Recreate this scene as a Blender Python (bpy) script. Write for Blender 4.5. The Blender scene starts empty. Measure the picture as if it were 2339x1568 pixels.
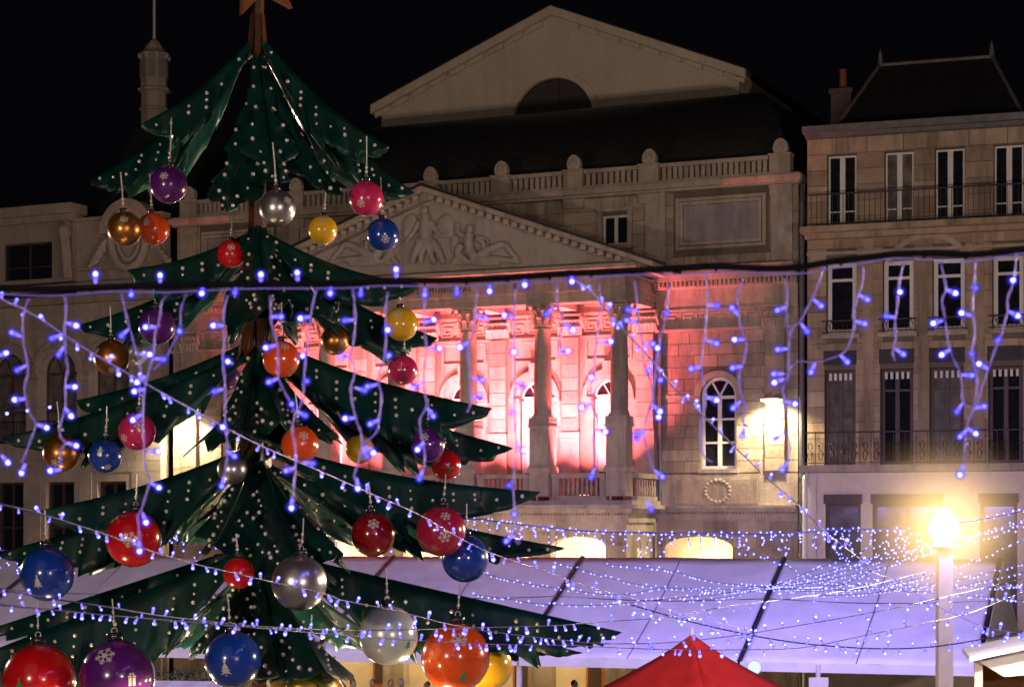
import bpy, math, random
from mathutils import Vector, Matrix
rad = math.radians
random.seed(7)
scene = bpy.context.scene
C = scene.collection

# ---------------------------------------------------------------- camera
F, CX, HZ, CH = 4600.0, 1169.0, 1210.0, 7.0      # focal length in photo pixels (2338 wide), principal column, horizon row, eye height
cam_d = bpy.data.cameras.new('camera'); cam = bpy.data.objects.new('camera', cam_d); C.objects.link(cam)
cam.location = (0, 0, CH); cam.rotation_euler = (rad(90), 0, 0)
cam_d.sensor_width = 36; cam_d.lens = F/2338*36; cam_d.shift_y = (HZ-784)/2338
cam_d.clip_start = .1; cam_d.clip_end = 3000
cam_d.dof.use_dof = True; cam_d.dof.focus_distance = 30; cam_d.dof.aperture_fstop = 6.5
scene.camera = cam
# ---------------------------------------------------------------- night sky
world = bpy.data.worlds.new('World'); scene.world = world; world.use_nodes = True
wn = world.node_tree; bg = wn.nodes['Background']
bg.inputs[0].default_value = (.42, .38, .62, 1); bg.inputs[1].default_value = .0032
# a very weak, very soft moon / town glow in place of the sun
sun_d = bpy.data.lights.new('moonlight', 'SUN'); sun = bpy.data.objects.new('moonlight', sun_d); C.objects.link(sun)
sun_d.energy = .05; sun_d.angle = rad(40); sun_d.color = (1, .86, .78); sun.rotation_euler = (rad(52), 0, rad(-20))
vs = scene.view_settings
vs.view_transform = 'Standard'; vs.look = 'None'; vs.exposure = 0; vs.gamma = 1; vs.use_curve_mapping = False
scene.cycles.use_denoising = True
scene.cycles.max_bounces = 6; scene.cycles.diffuse_bounces = 3; scene.cycles.glossy_bounces = 3
scene.cycles.transmission_bounces = 4; scene.cycles.sample_clamp_indirect = 4
scene.cycles.use_light_tree = True
LAMP_W, RED_W = 6600, 1450

# ---------------------------------------------------------------- helpers
def P(x, y, Y):                      # photo pixel (2338-wide) at world depth Y
    return Vector(((x-CX)/F*Y, Y, CH+(HZ-y)/F*Y))
class MB:
    def __init__(s): s.v = []; s.f = []; s.m = []
    def add(s, vs_, fs, mi=0):
        o = len(s.v); s.v += [tuple(p) for p in vs_]
        for f in fs: s.f.append(tuple(i+o for i in f)); s.m.append(mi)
        return s
    def box(s, x0, x1, y0, y1, z0, z1, mi=0):
        return s.add([(x0,y0,z0),(x1,y0,z0),(x1,y1,z0),(x0,y1,z0),(x0,y0,z1),(x1,y0,z1),(x1,y1,z1),(x0,y1,z1)],
            [(0,3,2,1),(4,5,6,7),(0,1,5,4),(1,2,6,5),(2,3,7,6),(3,0,4,7)], mi)
    def prism(s, poly, y0, y1, mi=0):           # polygon in xz, extruded along y
        n = len(poly)
        a = sum(poly[i][0]*poly[(i+1)%n][1]-poly[(i+1)%n][0]*poly[i][1] for i in range(n))
        if a < 0: poly = poly[::-1]
        return s.add([(x,y0,z) for x,z in poly]+[(x,y1,z) for x,z in poly],
            [tuple(range(n)), tuple(range(2*n-1,n-1,-1))]+[(i,i+n,(i+1)%n+n,(i+1)%n) for i in range(n)], mi)
    def xprism(s, poly, x0, x1, mi=0):          # polygon in yz, extruded along x
        n = len(poly)
        a = sum(poly[i][0]*poly[(i+1)%n][1]-poly[(i+1)%n][0]*poly[i][1] for i in range(n))
        if a < 0: poly = poly[::-1]
        return s.add([(x0,y,z) for y,z in poly]+[(x1,y,z) for y,z in poly],
            [tuple(range(n-1,-1,-1)), tuple(range(n,2*n))]+[(i,(i+1)%n,(i+1)%n+n,i+n) for i in range(n)], mi)
    def lathe(s, prof, n=16, c=(0,0,0), mi=0, rot=0):
        vs_ = []; fs = []
        for r, z in prof:
            for k in range(n):
                a = 2*math.pi*k/n+rot; vs_.append((c[0]+r*math.cos(a), c[1]+r*math.sin(a), c[2]+z))
        for i in range(len(prof)-1):
            for k in range(n):
                fs.append((i*n+k, i*n+(k+1)%n, (i+1)*n+(k+1)%n, (i+1)*n+k))
        fs.append(tuple(range(n-1,-1,-1))); fs.append(tuple(range((len(prof)-1)*n, len(prof)*n)))
        return s.add(vs_, fs, mi)
    def tube(s, pts, r, n=6, mi=0, r1=None):
        pts = [Vector(p) for p in pts]; k = len(pts); vs_ = []; fs = []
        up = Vector((0,0,1)); prev = None
        for i, p in enumerate(pts):
            d = (pts[min(i+1,k-1)]-pts[max(i-1,0)])
            if d.length < 1e-9: d = Vector((0,0,1))
            d.normalize()
            if prev is None:
                a = d.cross(up) if abs(d.z) < .95 else d.cross(Vector((0,1,0)))
            else: a = prev-d*prev.dot(d)
            if a.length < 1e-6: a = d.orthogonal()
            a.normalize(); prev = a; b = d.cross(a)
            rr = r if r1 is None else r+(r1-r)*i/(k-1)
            for j in range(n):
                t = 2*math.pi*j/n; vs_.append(p+(a*math.cos(t)+b*math.sin(t))*rr)
        for i in range(k-1):
            for j in range(n):
                fs.append((i*n+j, i*n+(j+1)%n, (i+1)*n+(j+1)%n, (i+1)*n+j))
        fs.append(tuple(range(n-1,-1,-1))); fs.append(tuple(range((k-1)*n, k*n)))
        return s.add(vs_, fs, mi)
    def ell(s, c, r, n=12, m=8, mi=0):
        if not hasattr(r, '__len__'): r = (r,r,r)
        vs_ = [(c[0],c[1],c[2]-r[2])]; fs = []
        for i in range(1, m):
            t = math.pi*i/m
            for k in range(n):
                a = 2*math.pi*k/n
                vs_.append((c[0]+r[0]*math.sin(t)*math.cos(a), c[1]+r[1]*math.sin(t)*math.sin(a), c[2]-r[2]*math.cos(t)))
        vs_.append((c[0],c[1],c[2]+r[2])); top = len(vs_)-1
        for k in range(n):
            fs.append((0, 1+(k+1)%n, 1+k)); fs.append((top, top-n+k, top-n+(k+1)%n))
        for i in range(m-2):
            for k in range(n):
                a = 1+i*n
                fs.append((a+k, a+(k+1)%n, a+n+(k+1)%n, a+n+k))
        return s.add(vs_, fs, mi)
    def wall(s, x0, x1, z0, z1, y0, y1, ops):   # wall with openings (ox0,ox1,oz0,oz1,rise)
        xs = sorted({x0, x1} | {max(x0,min(x1,o[0])) for o in ops} | {max(x0,min(x1,o[1])) for o in ops})
        for a, b in zip(xs, xs[1:]):
            if b-a < 1e-5: continue
            iv = sorted((o[2],o[3]) for o in ops if o[0] < b-1e-5 and o[1] > a+1e-5)
            z = z0
            for p, q in iv:
                if p > z+1e-4: s.box(a,b,y0,y1,z,p)
                z = max(z,q)
            if z < z1-1e-4: s.box(a,b,y0,y1,z,z1)
        for o in ops:
            if len(o) > 4 and o[4]:
                m = (o[0]+o[1])/2; h = (o[1]-o[0])/2; zs = o[3]-o[4]
                arc = [(h*math.cos(t), zs+o[4]*math.sin(t)) for t in [math.pi/2*i/8 for i in range(9)]]
                for sg in (-1, 1):
                    s.prism([(m+sg*h, o[3]-.0005)]+[(m+sg*q, z) for q, z in arc]+[(m, o[3]-.0005)][:0], y0+.001, y1-.001)
        return s
    def mesh(s, name, mats=(), smooth=False):
        me = bpy.data.meshes.new(name); me.from_pydata(s.v, [], s.f)
        for m in mats: me.materials.append(m)
        if len(mats) > 1: me.polygons.foreach_set('material_index', s.m)
        if smooth: me.polygons.foreach_set('use_smooth', [True]*len(me.polygons))
        me.update(); return me
def link(name, data, parent=None, loc=None, rot=None, scale=None):
    o = bpy.data.objects.new(name, data); C.objects.link(o)
    if parent is not None: o.parent = parent
    if loc is not None: o.location = loc
    if rot is not None: o.rotation_euler = rot
    if scale is not None: o.scale = scale
    return o
def obj(name, mb, mats, parent=None, smooth=False, **k):
    if not isinstance(mats, (list, tuple)): mats = (mats,)
    o = link(name, mb.mesh(name, mats, smooth), parent, **k)
    if smooth and smooth != 'all':
        try: o.data.set_sharp_from_angle(angle=rad(40))
        except Exception: pass
    return o
def thing(name, label, cat, loc=(0,0,0), rotz=0, group=None):
    o = link(name, None, loc=loc, rot=(0,0,rotz)); o.empty_display_size = .3
    return tag(o, label, cat, group)
def tag(o, label=None, cat=None, group=None, kind=None):
    if label: o['label'] = label
    if cat: o['category'] = cat
    if group: o['group'] = group
    if kind: o['kind'] = kind
    return o
def smooth_path(pts, per=4):
    pts = [Vector(p) for p in pts]
    if len(pts) < 3: return pts
    q = [pts[0]*2-pts[1]]+pts+[pts[-1]*2-pts[-2]]; out = []
    for i in range(1, len(q)-2):
        a, b, c, d = q[i-1], q[i], q[i+1], q[i+2]
        for k in range(per):
            t = k/per
            out.append(.5*((2*b)+(c-a)*t+(2*a-5*b+4*c-d)*t*t+(3*b-a-3*c+d)*t**3))
    out.append(pts[-1]); return out

# ---------------------------------------------------------------- materials
def new_mat(name):
    m = bpy.data.materials.new(name); m.use_nodes = True
    return m, m.node_tree, m.node_tree.nodes['Principled BSDF']
def N(nt, t, **k):
    n = nt.nodes.new(t)
    for a, b in k.items(): setattr(n, a, b)
    return n
def mixc(nt, fac, a, b):
    n = N(nt, 'ShaderNodeMix', data_type='RGBA')
    for i, v in ((0, fac), (6, a), (7, b)):
        if hasattr(v, 'links') or hasattr(v, 'is_linked'): nt.links.new(v, n.inputs[i])
        else: n.inputs[i].default_value = v if i == 0 else (*v, 1)
    return n.outputs[2]
def ramp(nt, src, a, b):
    n = N(nt, 'ShaderNodeMapRange'); n.inputs[1].default_value = a; n.inputs[2].default_value = b
    nt.links.new(src, n.inputs[0]); return n.outputs[0]
def noise(nt, scale, vec=None, detail=5, rough=.6):
    n = N(nt, 'ShaderNodeTexNoise'); n.inputs['Scale'].default_value = scale
    n.inputs['Detail'].default_value = detail; n.inputs['Roughness'].default_value = rough
    if vec is not None: nt.links.new(vec, n.inputs['Vector'])
    return n.outputs['Fac']
def mapped(nt, vec, sc):
    n = N(nt, 'ShaderNodeMapping'); n.inputs['Scale'].default_value = sc; nt.links.new(vec, n.inputs['Vector']); return n.outputs[0]
def bump(nt, b, src, st, dist=.02):
    n = N(nt, 'ShaderNodeBump'); n.inputs['Strength'].default_value = st; n.inputs['Distance'].default_value = dist
    nt.links.new(src, n.inputs['Height']); nt.links.new(n.outputs[0], b.inputs['Normal'])
def stone(name, a, b, stain, stain_amt=.55, rnd=.25, bmp=.35):
    m, nt, bs = new_mat(name)
    pos = N(nt, 'ShaderNodeNewGeometry').outputs['Position']
    c = mixc(nt, ramp(nt, noise(nt, .7, pos, 8, .65), .35, .65), a, b)
    streak = noise(nt, 1.0, mapped(nt, pos, (1.5, 1.5, .22)), 6, .7)
    st = N(nt, 'ShaderNodeMath', operation='MULTIPLY'); nt.links.new(ramp(nt, streak, .47, .72), st.inputs[0]); st.inputs[1].default_value = stain_amt
    c = mixc(nt, st.outputs[0], c, stain)
    mo = ramp(nt, noise(nt, 3.2, pos, 7, .75), .3, .7); c = mixc(nt, mo, mixc(nt, .72, stain, c), c)
    if rnd:
        oi = N(nt, 'ShaderNodeObjectInfo'); h = N(nt, 'ShaderNodeHueSaturation'); nt.links.new(c, h.inputs['Color'])
        mr = N(nt, 'ShaderNodeMapRange'); mr.inputs[3].default_value = 1-rnd; mr.inputs[4].default_value = 1+rnd*.6
        nt.links.new(oi.outputs['Random'], mr.inputs[0]); nt.links.new(mr.outputs[0], h.inputs['Value']); c = h.outputs[0]
    nt.links.new(c, bs.inputs['Base Color']); bs.inputs['Roughness'].default_value = .9
    bump(nt, bs, noise(nt, 9, pos, 6, .7), bmp, .03)
    return m
def plain(name, col, rough=.5, metal=0, var=.15, scale=6, bmp=0, coat=0, spec=.5):
    m, nt, bs = new_mat(name)
    tc = N(nt, 'ShaderNodeTexCoord').outputs['Object']
    n = noise(nt, scale, tc)
    d = tuple(max(0, x*(1-var)) for x in col); e = tuple(min(1, x*(1+var)) for x in col)
    nt.links.new(mixc(nt, ramp(nt, n, .3, .7), d, e), bs.inputs['Base Color'])
    bs.inputs['Roughness'].default_value = rough; bs.inputs['Metallic'].default_value = metal
    bs.inputs['Coat Weight'].default_value = coat; bs.inputs['Coat Roughness'].default_value = .04
    bs.inputs['Specular IOR Level'].default_value = spec
    if bmp: bump(nt, bs, noise(nt, scale*4, tc), bmp, .01)
    return m
def glow(name, col, st, sampling=True):
    m, nt, bs = new_mat(name)
    bs.inputs['Base Color'].default_value = (.1,.1,.12,1)
    bs.inputs['Emission Color'].default_value = (*col,1); bs.inputs['Emission Strength'].default_value = st
    if not sampling: m.cycles.emission_sampling = 'NONE'
    return m
M = {}
M['ashlar'] = stone('theatre_stone', (.46,.37,.28), (.31,.24,.18), (.085,.07,.058), .75, .28, .5)
M['trim'] = stone('trim_stone', (.47,.39,.31), (.34,.28,.22), (.10,.083,.07), .7, 0, .5)
M['relief'] = stone('relief_stone', (.46,.40,.34), (.40,.34,.28), (.16,.13,.11), .4, 0)
M['gable'] = stone('gable_render', (.56,.49,.40), (.50,.44,.35), (.28,.23,.17), .35, 0, .12)
M['mortar'] = stone('dark_joint', (.17,.135,.10), (.12,.095,.075), (.06,.05,.04), .5, 0)
M['house'] = stone('house_stone', (.48,.36,.25), (.32,.235,.165), (.075,.058,.048), .8, .26, .5)
M['house_pale'] = stone('shop_render', (.68,.59,.52), (.61,.53,.46), (.36,.30,.25), .35, 0, .1)
M['left'] = stone('left_house_stone', (.40,.34,.28), (.32,.27,.22), (.12,.10,.09), .5, .2)
M['slate'] = plain('slate_roof', (.012,.012,.014), .55, 0, .4, 3, .4)
M['zinc'] = plain('zinc_flashing', (.12,.115,.12), .6, .2, .35, 3)
M['iron'] = plain('wrought_iron', (.025,.02,.022), .5, .3)
M['white_wood'] = plain('white_window_paint', (.62,.60,.58), .45, 0, .08)
M['dark_wood'] = plain('dark_brown_paint', (.06,.035,.025), .5, 0, .2)
M['door_wood'] = plain('orange_varnished_wood', (.42,.16,.04), .4, 0, .3, 3)
M['cream'] = plain('cream_plaster', (.62,.52,.36), .85, 0, .1, 2)
M['glass'] = plain('night_window_glass', (.012,.012,.018), .06, 0, .3, 2)
M['curtain'] = plain('pale_curtain_glass', (.12,.11,.10), .12, 0, .5, 2)
M['plaque'] = stone('weathered_plaque_niche_shade', (.38,.33,.33), (.24,.21,.22), (.12,.10,.11), .6, 0, .5)
M['pipe'] = plain('grey_zinc_pipe', (.12,.12,.125), .5, .5)
M['pole'] = plain('pale_painted_steel', (.62,.58,.56), .45, 0, .06)
M['tent'] = plain('white_tent_fabric', (.70,.69,.70), .5, 0, .13, .9, .35)
M['tent_beam'] = plain('dark_anodised_beam', (.035,.03,.04), .45, .5)
M['red_tent'] = plain('red_tent_fabric', (.40,.014,.02), .6, 0, .2, 2, .2)
M['plank'] = plain('pine_plank', (.42,.24,.10), .7, 0, .3, 3, .3)
M['branch'] = plain('dark_green_vinyl', (.0014,.029,.024), .42, 0, .4, 3, .15, .05, .3)
M['branch_back'] = plain('teal_vinyl_back', (.01,.10,.08), .28, 0, .3, 3, .1, .3)
M['bulb'] = plain('clear_bulb', (.84,.79,.70), .15, .25, .1, 8)
M['socket'] = plain('black_bulb_socket', (.01,.012,.012), .4)
M['trunk'] = plain('brown_faceted_trunk', (.065,.022,.006), .4, 0, .35, 4, .2, .3)
M['cap'] = plain('black_ornament_cap', (.015,.015,.017), .25, 0, .1, 5, 0, .6)
M['cord'] = plain('silver_hanging_cord', (.55,.52,.48), .4, .3)
M['print'] = plain('silver_print', (.66,.62,.56), .35, .15, .06)
M['print_green'] = plain('green_print', (.02,.32,.10), .35)
M['print_red'] = plain('red_print', (.45,.02,.02), .35)
M['star'] = plain('copper_star', (.34,.13,.06), .3, .5, .2)
M['black_cable'] = plain('black_rubber_cable', (.003,.003,.006), .8, spec=.08)
M['wire'] = plain('clear_violet_wire', (.24,.18,.85), .35, 0, .05)
M['wire_dark'] = plain('dark_light_wire', (.04,.035,.14), .4)
M['led_head'] = glow('led_head', (.15,.15,1.0), 20)
M['led_body'] = glow('led_body', (.15,.115,1.0), 2.1)
M['led_mid'] = glow('led_mid', (.14,.145,1.0), 12)
M['led_far'] = glow('led_far', (.13,.145,1.0), 6.5)
m_, nt_, bs_ = new_mat('blue_led_halo'); m_.cycles.emission_sampling = 'NONE'       # added shells imitating the blue halo round each diode
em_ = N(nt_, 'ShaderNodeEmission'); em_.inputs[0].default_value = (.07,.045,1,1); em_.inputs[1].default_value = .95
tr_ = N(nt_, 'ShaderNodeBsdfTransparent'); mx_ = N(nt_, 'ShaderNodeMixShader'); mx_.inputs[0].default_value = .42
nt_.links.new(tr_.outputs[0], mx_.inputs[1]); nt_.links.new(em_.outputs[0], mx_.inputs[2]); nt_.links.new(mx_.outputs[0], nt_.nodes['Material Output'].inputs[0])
M['led_halo'] = m_
m2_ = m_.copy(); m2_.name = 'faint_blue_led_halo'; m2_.node_tree.nodes['Mix Shader'].inputs[0].default_value = .13; M['led_halo_out'] = m2_
M['lamp_glow'] = glow('street_lamp_glow', (1.0,.80,.46), 26)
m_ = bpy.data.materials.new('lamp_halo_volume'); m_.use_nodes = True; nt_ = m_.node_tree; nt_.nodes.remove(nt_.nodes['Principled BSDF'])  # glare round the lamp, imitated by an added emissive volume
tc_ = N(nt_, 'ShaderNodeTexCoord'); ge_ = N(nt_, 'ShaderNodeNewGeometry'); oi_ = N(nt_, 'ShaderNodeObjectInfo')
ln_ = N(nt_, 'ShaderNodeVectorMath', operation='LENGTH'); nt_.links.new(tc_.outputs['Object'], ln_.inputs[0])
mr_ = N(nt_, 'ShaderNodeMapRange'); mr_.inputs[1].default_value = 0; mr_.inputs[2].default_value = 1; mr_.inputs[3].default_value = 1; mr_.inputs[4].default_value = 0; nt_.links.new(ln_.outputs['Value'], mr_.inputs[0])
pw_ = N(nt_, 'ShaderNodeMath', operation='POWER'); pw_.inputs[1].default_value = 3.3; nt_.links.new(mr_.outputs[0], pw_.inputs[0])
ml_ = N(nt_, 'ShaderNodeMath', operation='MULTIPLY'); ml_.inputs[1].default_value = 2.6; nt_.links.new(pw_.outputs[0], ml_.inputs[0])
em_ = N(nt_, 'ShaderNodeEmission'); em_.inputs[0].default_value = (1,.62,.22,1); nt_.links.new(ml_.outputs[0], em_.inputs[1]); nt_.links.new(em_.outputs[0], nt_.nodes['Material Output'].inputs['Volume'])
M['halo_volume'] = m_
M['wall_glow'] = glow('wall_lamp_glow', (1.0,.86,.58), 26)
M['warm_glow'] = glow('warm_bulb_glow', (1.0,.72,.36), 14)
M['red_glow'] = glow('red_flood_glow', (1.0,.20,.17), 12)
M['housing'] = plain('dark_lamp_housing', (.03,.03,.03), .5, .4)

UNIT = MB().box(-.5,.5,-.5,.5,-.5,.5)
def ashlar(parent, x0, x1, z0, z1, y, mat, ops=(), h=.46, L=1.05, seed=1, proud=.022, gap=.026, limit=300):
    """single stone blocks laid in courses, standing proud of the backing wall"""
    rnd = random.Random(seed); me = UNIT.mesh('stone_block', (mat,)); rows = max(1, round((z1-z0)/h)); hh = (z1-z0)/rows; n = 0
    for r in range(rows):
        a0, a1 = z0+r*hh, z0+(r+1)*hh; spans = [(x0,x1)]
        for o in ops:
            if o[2] < a1-.02 and o[3] > a0+.02:
                ns = []
                for p, q in spans:
                    if o[1] <= p or o[0] >= q: ns.append((p,q)); continue
                    if o[0] > p: ns.append((p,o[0]))
                    if o[1] < q: ns.append((o[1],q))
                spans = ns
        for p, q in spans:
            k = max(1, round((q-p)/L)); cuts = [p]
            for i in range(1, k): cuts.append(p+(q-p)*(i+(.25 if r%2 else -.2)+rnd.uniform(-.1,.1))/k)
            cuts.append(q)
            for a, b in zip(cuts, cuts[1:]):
                if b-a < .08 or n >= limit: continue
                n += 1
                link('stone_block', me, parent, loc=((a+b)/2, y-proud/2+rnd.uniform(-.003,.003), (a0+a1)/2), scale=(b-a-gap, proud+.012, hh-gap))
def window(parent, x0, x1, z0, z1, y, mat, pane, fw=.08, cols=2, rows=(), rise=0, mull=None, depth=.07, name='window'):
    """frame as the part, each pane a sub-part"""
    mull = fw if mull is None else mull; mb = MB(); m = (x0+x1)/2; h = (x1-x0)/2
    mb.box(x0,x0+fw,y-depth,y,z0,z1-rise); mb.box(x1-fw,x1,y-depth,y,z0,z1-rise); mb.box(x0+fw,x1-fw,y-depth,y,z0,z0+fw)
    zt = z1-rise
    if rise:
        A = [math.pi*i/16 for i in range(17)]
        mb.prism([(m+h*math.cos(a), zt+rise*math.sin(a)) for a in A]+[(m+(h-fw)*math.cos(a), zt+(rise-fw)*math.sin(a)) for a in A[::-1]], y-depth, y)
        mb.box(x0+fw,x1-fw,y-depth,y,zt-fw,zt)
        for ang in (60, 120):
            a = rad(ang); q = Vector((math.cos(a),0,math.sin(a))); pr = Vector((q.z,0,-q.x))*fw*.3
            b0 = Vector((m,0,zt)); b1 = b0+Vector((q.x*(h-fw*.5),0,q.z*(rise-fw*.5)))
            mb.prism([((b0+pr).x,(b0+pr).z),((b1+pr).x,(b1+pr).z),((b1-pr).x,(b1-pr).z),((b0-pr).x,(b0-pr).z)], y-depth*.8, y)
    else: mb.box(x0+fw,x1-fw,y-depth,y,z1-fw,z1)
    xs = [x0+fw+(x1-x0-2*fw)*i/cols for i in range(cols+1)]
    top = zt-fw
    for x in xs[1:-1]: mb.box(x-mull/2,x+mull/2,y-depth*1.05,y,z0+fw,top)
    zs = [z0+fw]+[z0+(z1-rise-z0)*r for r in rows]+[top]
    for z in zs[1:-1]: mb.box(x0+fw,x1-fw,y-depth*.9,y-.001,z-fw*.35,z+fw*.35)
    o = obj(name, mb, mat, parent)
    for a, b in zip(xs, xs[1:]):
        for p, q in zip(zs, zs[1:]): obj('pane', MB().box(a,b,y-.015,y-.005,p,q), pane, o)
    if rise:
        obj('pane', MB().prism([(m+(h-fw)*math.cos(a), zt+(rise-fw)*math.sin(a)) for a in [math.pi*i/14 for i in range(15)]], y-.014, y-.006), pane, o)
    return o
def light(name, kind, parent, loc, energy, col, size=.3, rot=None, spot=None):
    d = bpy.data.lights.new(name, kind); d.energy = energy; d.color = col
    if kind == 'AREA': d.size = size
    else: d.shadow_soft_size = size
    if spot: d.spot_size = rad(spot); d.spot_blend = .6
    return link(name, d, parent, loc=loc, rot=rot)

# ================================================================= ground
g = obj('ground', MB().add([(-900,-300,0),(900,-300,0),(900,1500,0),(-900,1500,0)], [(0,1,2,3)]), stone('square_paving', (.16,.15,.14), (.11,.105,.10), (.05,.05,.05), .4, 0))
tag(g, kind='structure')

# ================================================================= theatre
TX, TY, TA = -1.981, 83.445, rad(24)
def frame_root(name, label, cat, x, y, a): return thing(name, label, cat, (x,y,0), -a)
def TL(px, py, off, x0=TX, y0=TY, a=TA):          # photo pixel -> theatre local (x, z) on the plane y = off
    t = (px-CX)/F; c, s = math.cos(a), math.sin(a)
    u = (t*(y0+off*c)-x0-off*s)/(c+t*s); Y = y0-u*s+off*c
    return u, CH+(HZ-py)/F*Y
T = frame_root('theatre', 'large stone theatre with columned portico lit red and pediment, behind the tree', 'theatre', TX, TY, TA)
BAYS = (-6.42, -3.21, 0, 3.21, 6.42); COLS = (-8.02, -4.82, -1.61, 1.61, 4.82, 8.02)
# --- first floor wings
for sg in (-1, 1):
    xa, xb = sorted((sg*8.45, sg*14.25)); wx = sorted((sg*10.3, sg*11.76)); op = (wx[0],wx[1],9.40,13.0,.73)
    w = obj('wing_wall', MB().wall(xa,xb,9.2,14.85,0,.6,[op]), M['mortar'], T)
    ashlar(w, xa, xb, 9.25, 14.8, 0, M['ashlar'], [(op[0],op[1],op[2],op[3])], .46, 1.1, 3+sg)
    # moulded archivolt round the window
    mx = sum(wx)/2; A = [math.pi*i/18 for i in range(19)]
    obj('window_arch', MB().prism([(mx+.98*math.cos(a),12.27+.98*math.sin(a)) for a in A]+[(mx+.735*math.cos(a),12.27+.735*math.sin(a)) for a in A[::-1]], -.09, .02), M['trim'], T)
    obj('string_course', MB().box(xa+(.8 if sg < 0 else 0),wx[0]-.25,-.07,.02,12.18,12.32), M['trim'], T)
    obj('string_course', MB().box(wx[1]+.25,xb-(.8 if sg > 0 else 0),-.07,.02,12.18,12.32), M['trim'], T)
    window(T, wx[0],wx[1],9.40,13.0,.22,M['white_wood'],M['glass'],.12,2,(.36,.68),.73,.16)
    obj('window_sill', MB().box(wx[0]-.1,wx[1]+.1,-.12,.25,9.24,9.395), M['trim'], T)
    # pilaster at the outer corner and the panel below the window
    px = sorted((sg*12.95, sg*13.75))
    pil = obj('corner_pilaster', MB().box(px[0],px[1],-.16,.01,9.2,14.8), M['trim'], T)
    ashlar(pil, px[0], px[1], 9.3, 14.75, -.16, M['ashlar'], (), .5, .8, 12+sg)
    obj('wing_plinth', MB().box(xa,xb,-.10,.6,7.9,9.2), M['trim'], T)
    obj('plinth_panel', MB().box(wx[0]-.9,wx[1]+.9,-.16,-.09,8.05,8.98), M['ashlar'], T)
    wr = MB(); wr.tube([(mx+.42*math.cos(t),-.2,8.5+.36*math.sin(t)) for t in [2*math.pi*i/20 for i in range(21)]], .06, 8)
    wr.tube([(mx+.62*math.cos(t),-.19,8.55+.5*math.sin(t)) for t in [math.pi*(1.15+.7*i/12) for i in range(13)]], .05, 8)
    for i_ in range(18): t = 2*math.pi*i_/18; wr.ell((mx+.50*math.cos(t),-.22,8.52+.42*math.sin(t)), (.11,.07,.10), 8, 6)
    for q_ in (-1, 1): wr.ell((mx+q_*.52,-.2,8.62), (.12,.06,.14), 8, 6)
    obj('wreath', wr, M['trim'], T, True, loc=(0,.10,0))
    obj('wing_cornice', MB().box(xa,xb,-.42,.5,7.86,7.96).box(xa,xb,-.30,.5,7.72,7.858).box(xa,xb,-.12,.5,7.4,7.718), M['trim'], T)
    d = MB()
    for i in range(46): d.box(xa+.06+i*.125,xa+.12+i*.125,-.22,-.121,7.63,7.719)
    tag(obj('dentil_row', d, M['trim'], T), kind='stuff')
    # wing entablature
    obj('wing_entablature', MB().box(xa,xb,-.10,.6,15.7,16.5).box(xa,xb,-.18,.6,14.8,14.92).box(xa,xb,-.14,.6,15.62,15.70).box(xa,xb,-.34,.6,16.5,16.75)
        .box(xa,xb,-.55,.6,16.76,16.95).box(xa,xb,-.78,.6,16.96,17.28), M['trim'], T)
    obj('frieze_wall', MB().box(xa,xb,0,.6,14.92,15.62), M['trim'], T)
    d = MB()
    for i in range(32): d.box(xa+.05+i*.18,xa+.14+i*.18,-.50,-.345,16.56,16.745)
    tag(obj('dentil_row', d, M['trim'], T), kind='stuff')
    # wing ground floor: added arch and lit recess stand in for a lit wall
    go = (min(sg*8.8,sg*11.6), max(sg*8.8,sg*11.6), .4, 6.75, .45)
    gw = obj('ground_floor_wall', MB().wall(xa,xb,0,7.4,0,.6,[go]), M['ashlar'], T)
    ashlar(gw, xa, xb, 3.2, 7.38, 0, M['ashlar'], [go], .52, 1.3, 30+sg, .02, .03)
    obj('lit_recess_wall', MB().box(min(sg*4.5,sg*14.2),max(sg*4.5,sg*14.2),3.0,3.1,0,7.3), M['cream'], T)
    light('recess_fill_light', 'POINT', T, (sg*9.9,1.8,5.4), 520, (1,.74,.40), .3)
def key_frieze(x0, x1, y, z0, z1):
    mb = MB(); h = z1-z0; n = max(1, round((x1-x0)/(h*1.12))); w = (x1-x0)/n; t = .055*h/.7; d = .035
    for i in range(n):
        a = x0+i*w; q = lambda u0,u1,v0,v1: mb.box(a+u0*w,a+u1*w,y-d,y+.01,z0+v0*h,z0+v1*h)
        e = .085
        q(.06,.94,.86,.86+e); q(.06,.06+e,.14,.86); q(.06+e,.80,.10,.10+e); q(.80-e,.80,.10+e,.70); q(.26,.80-e,.70-e,.70); q(.26,.26+e,.30,.70-e); q(.26+e,.58,.30,.30+e)
    return mb
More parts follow.
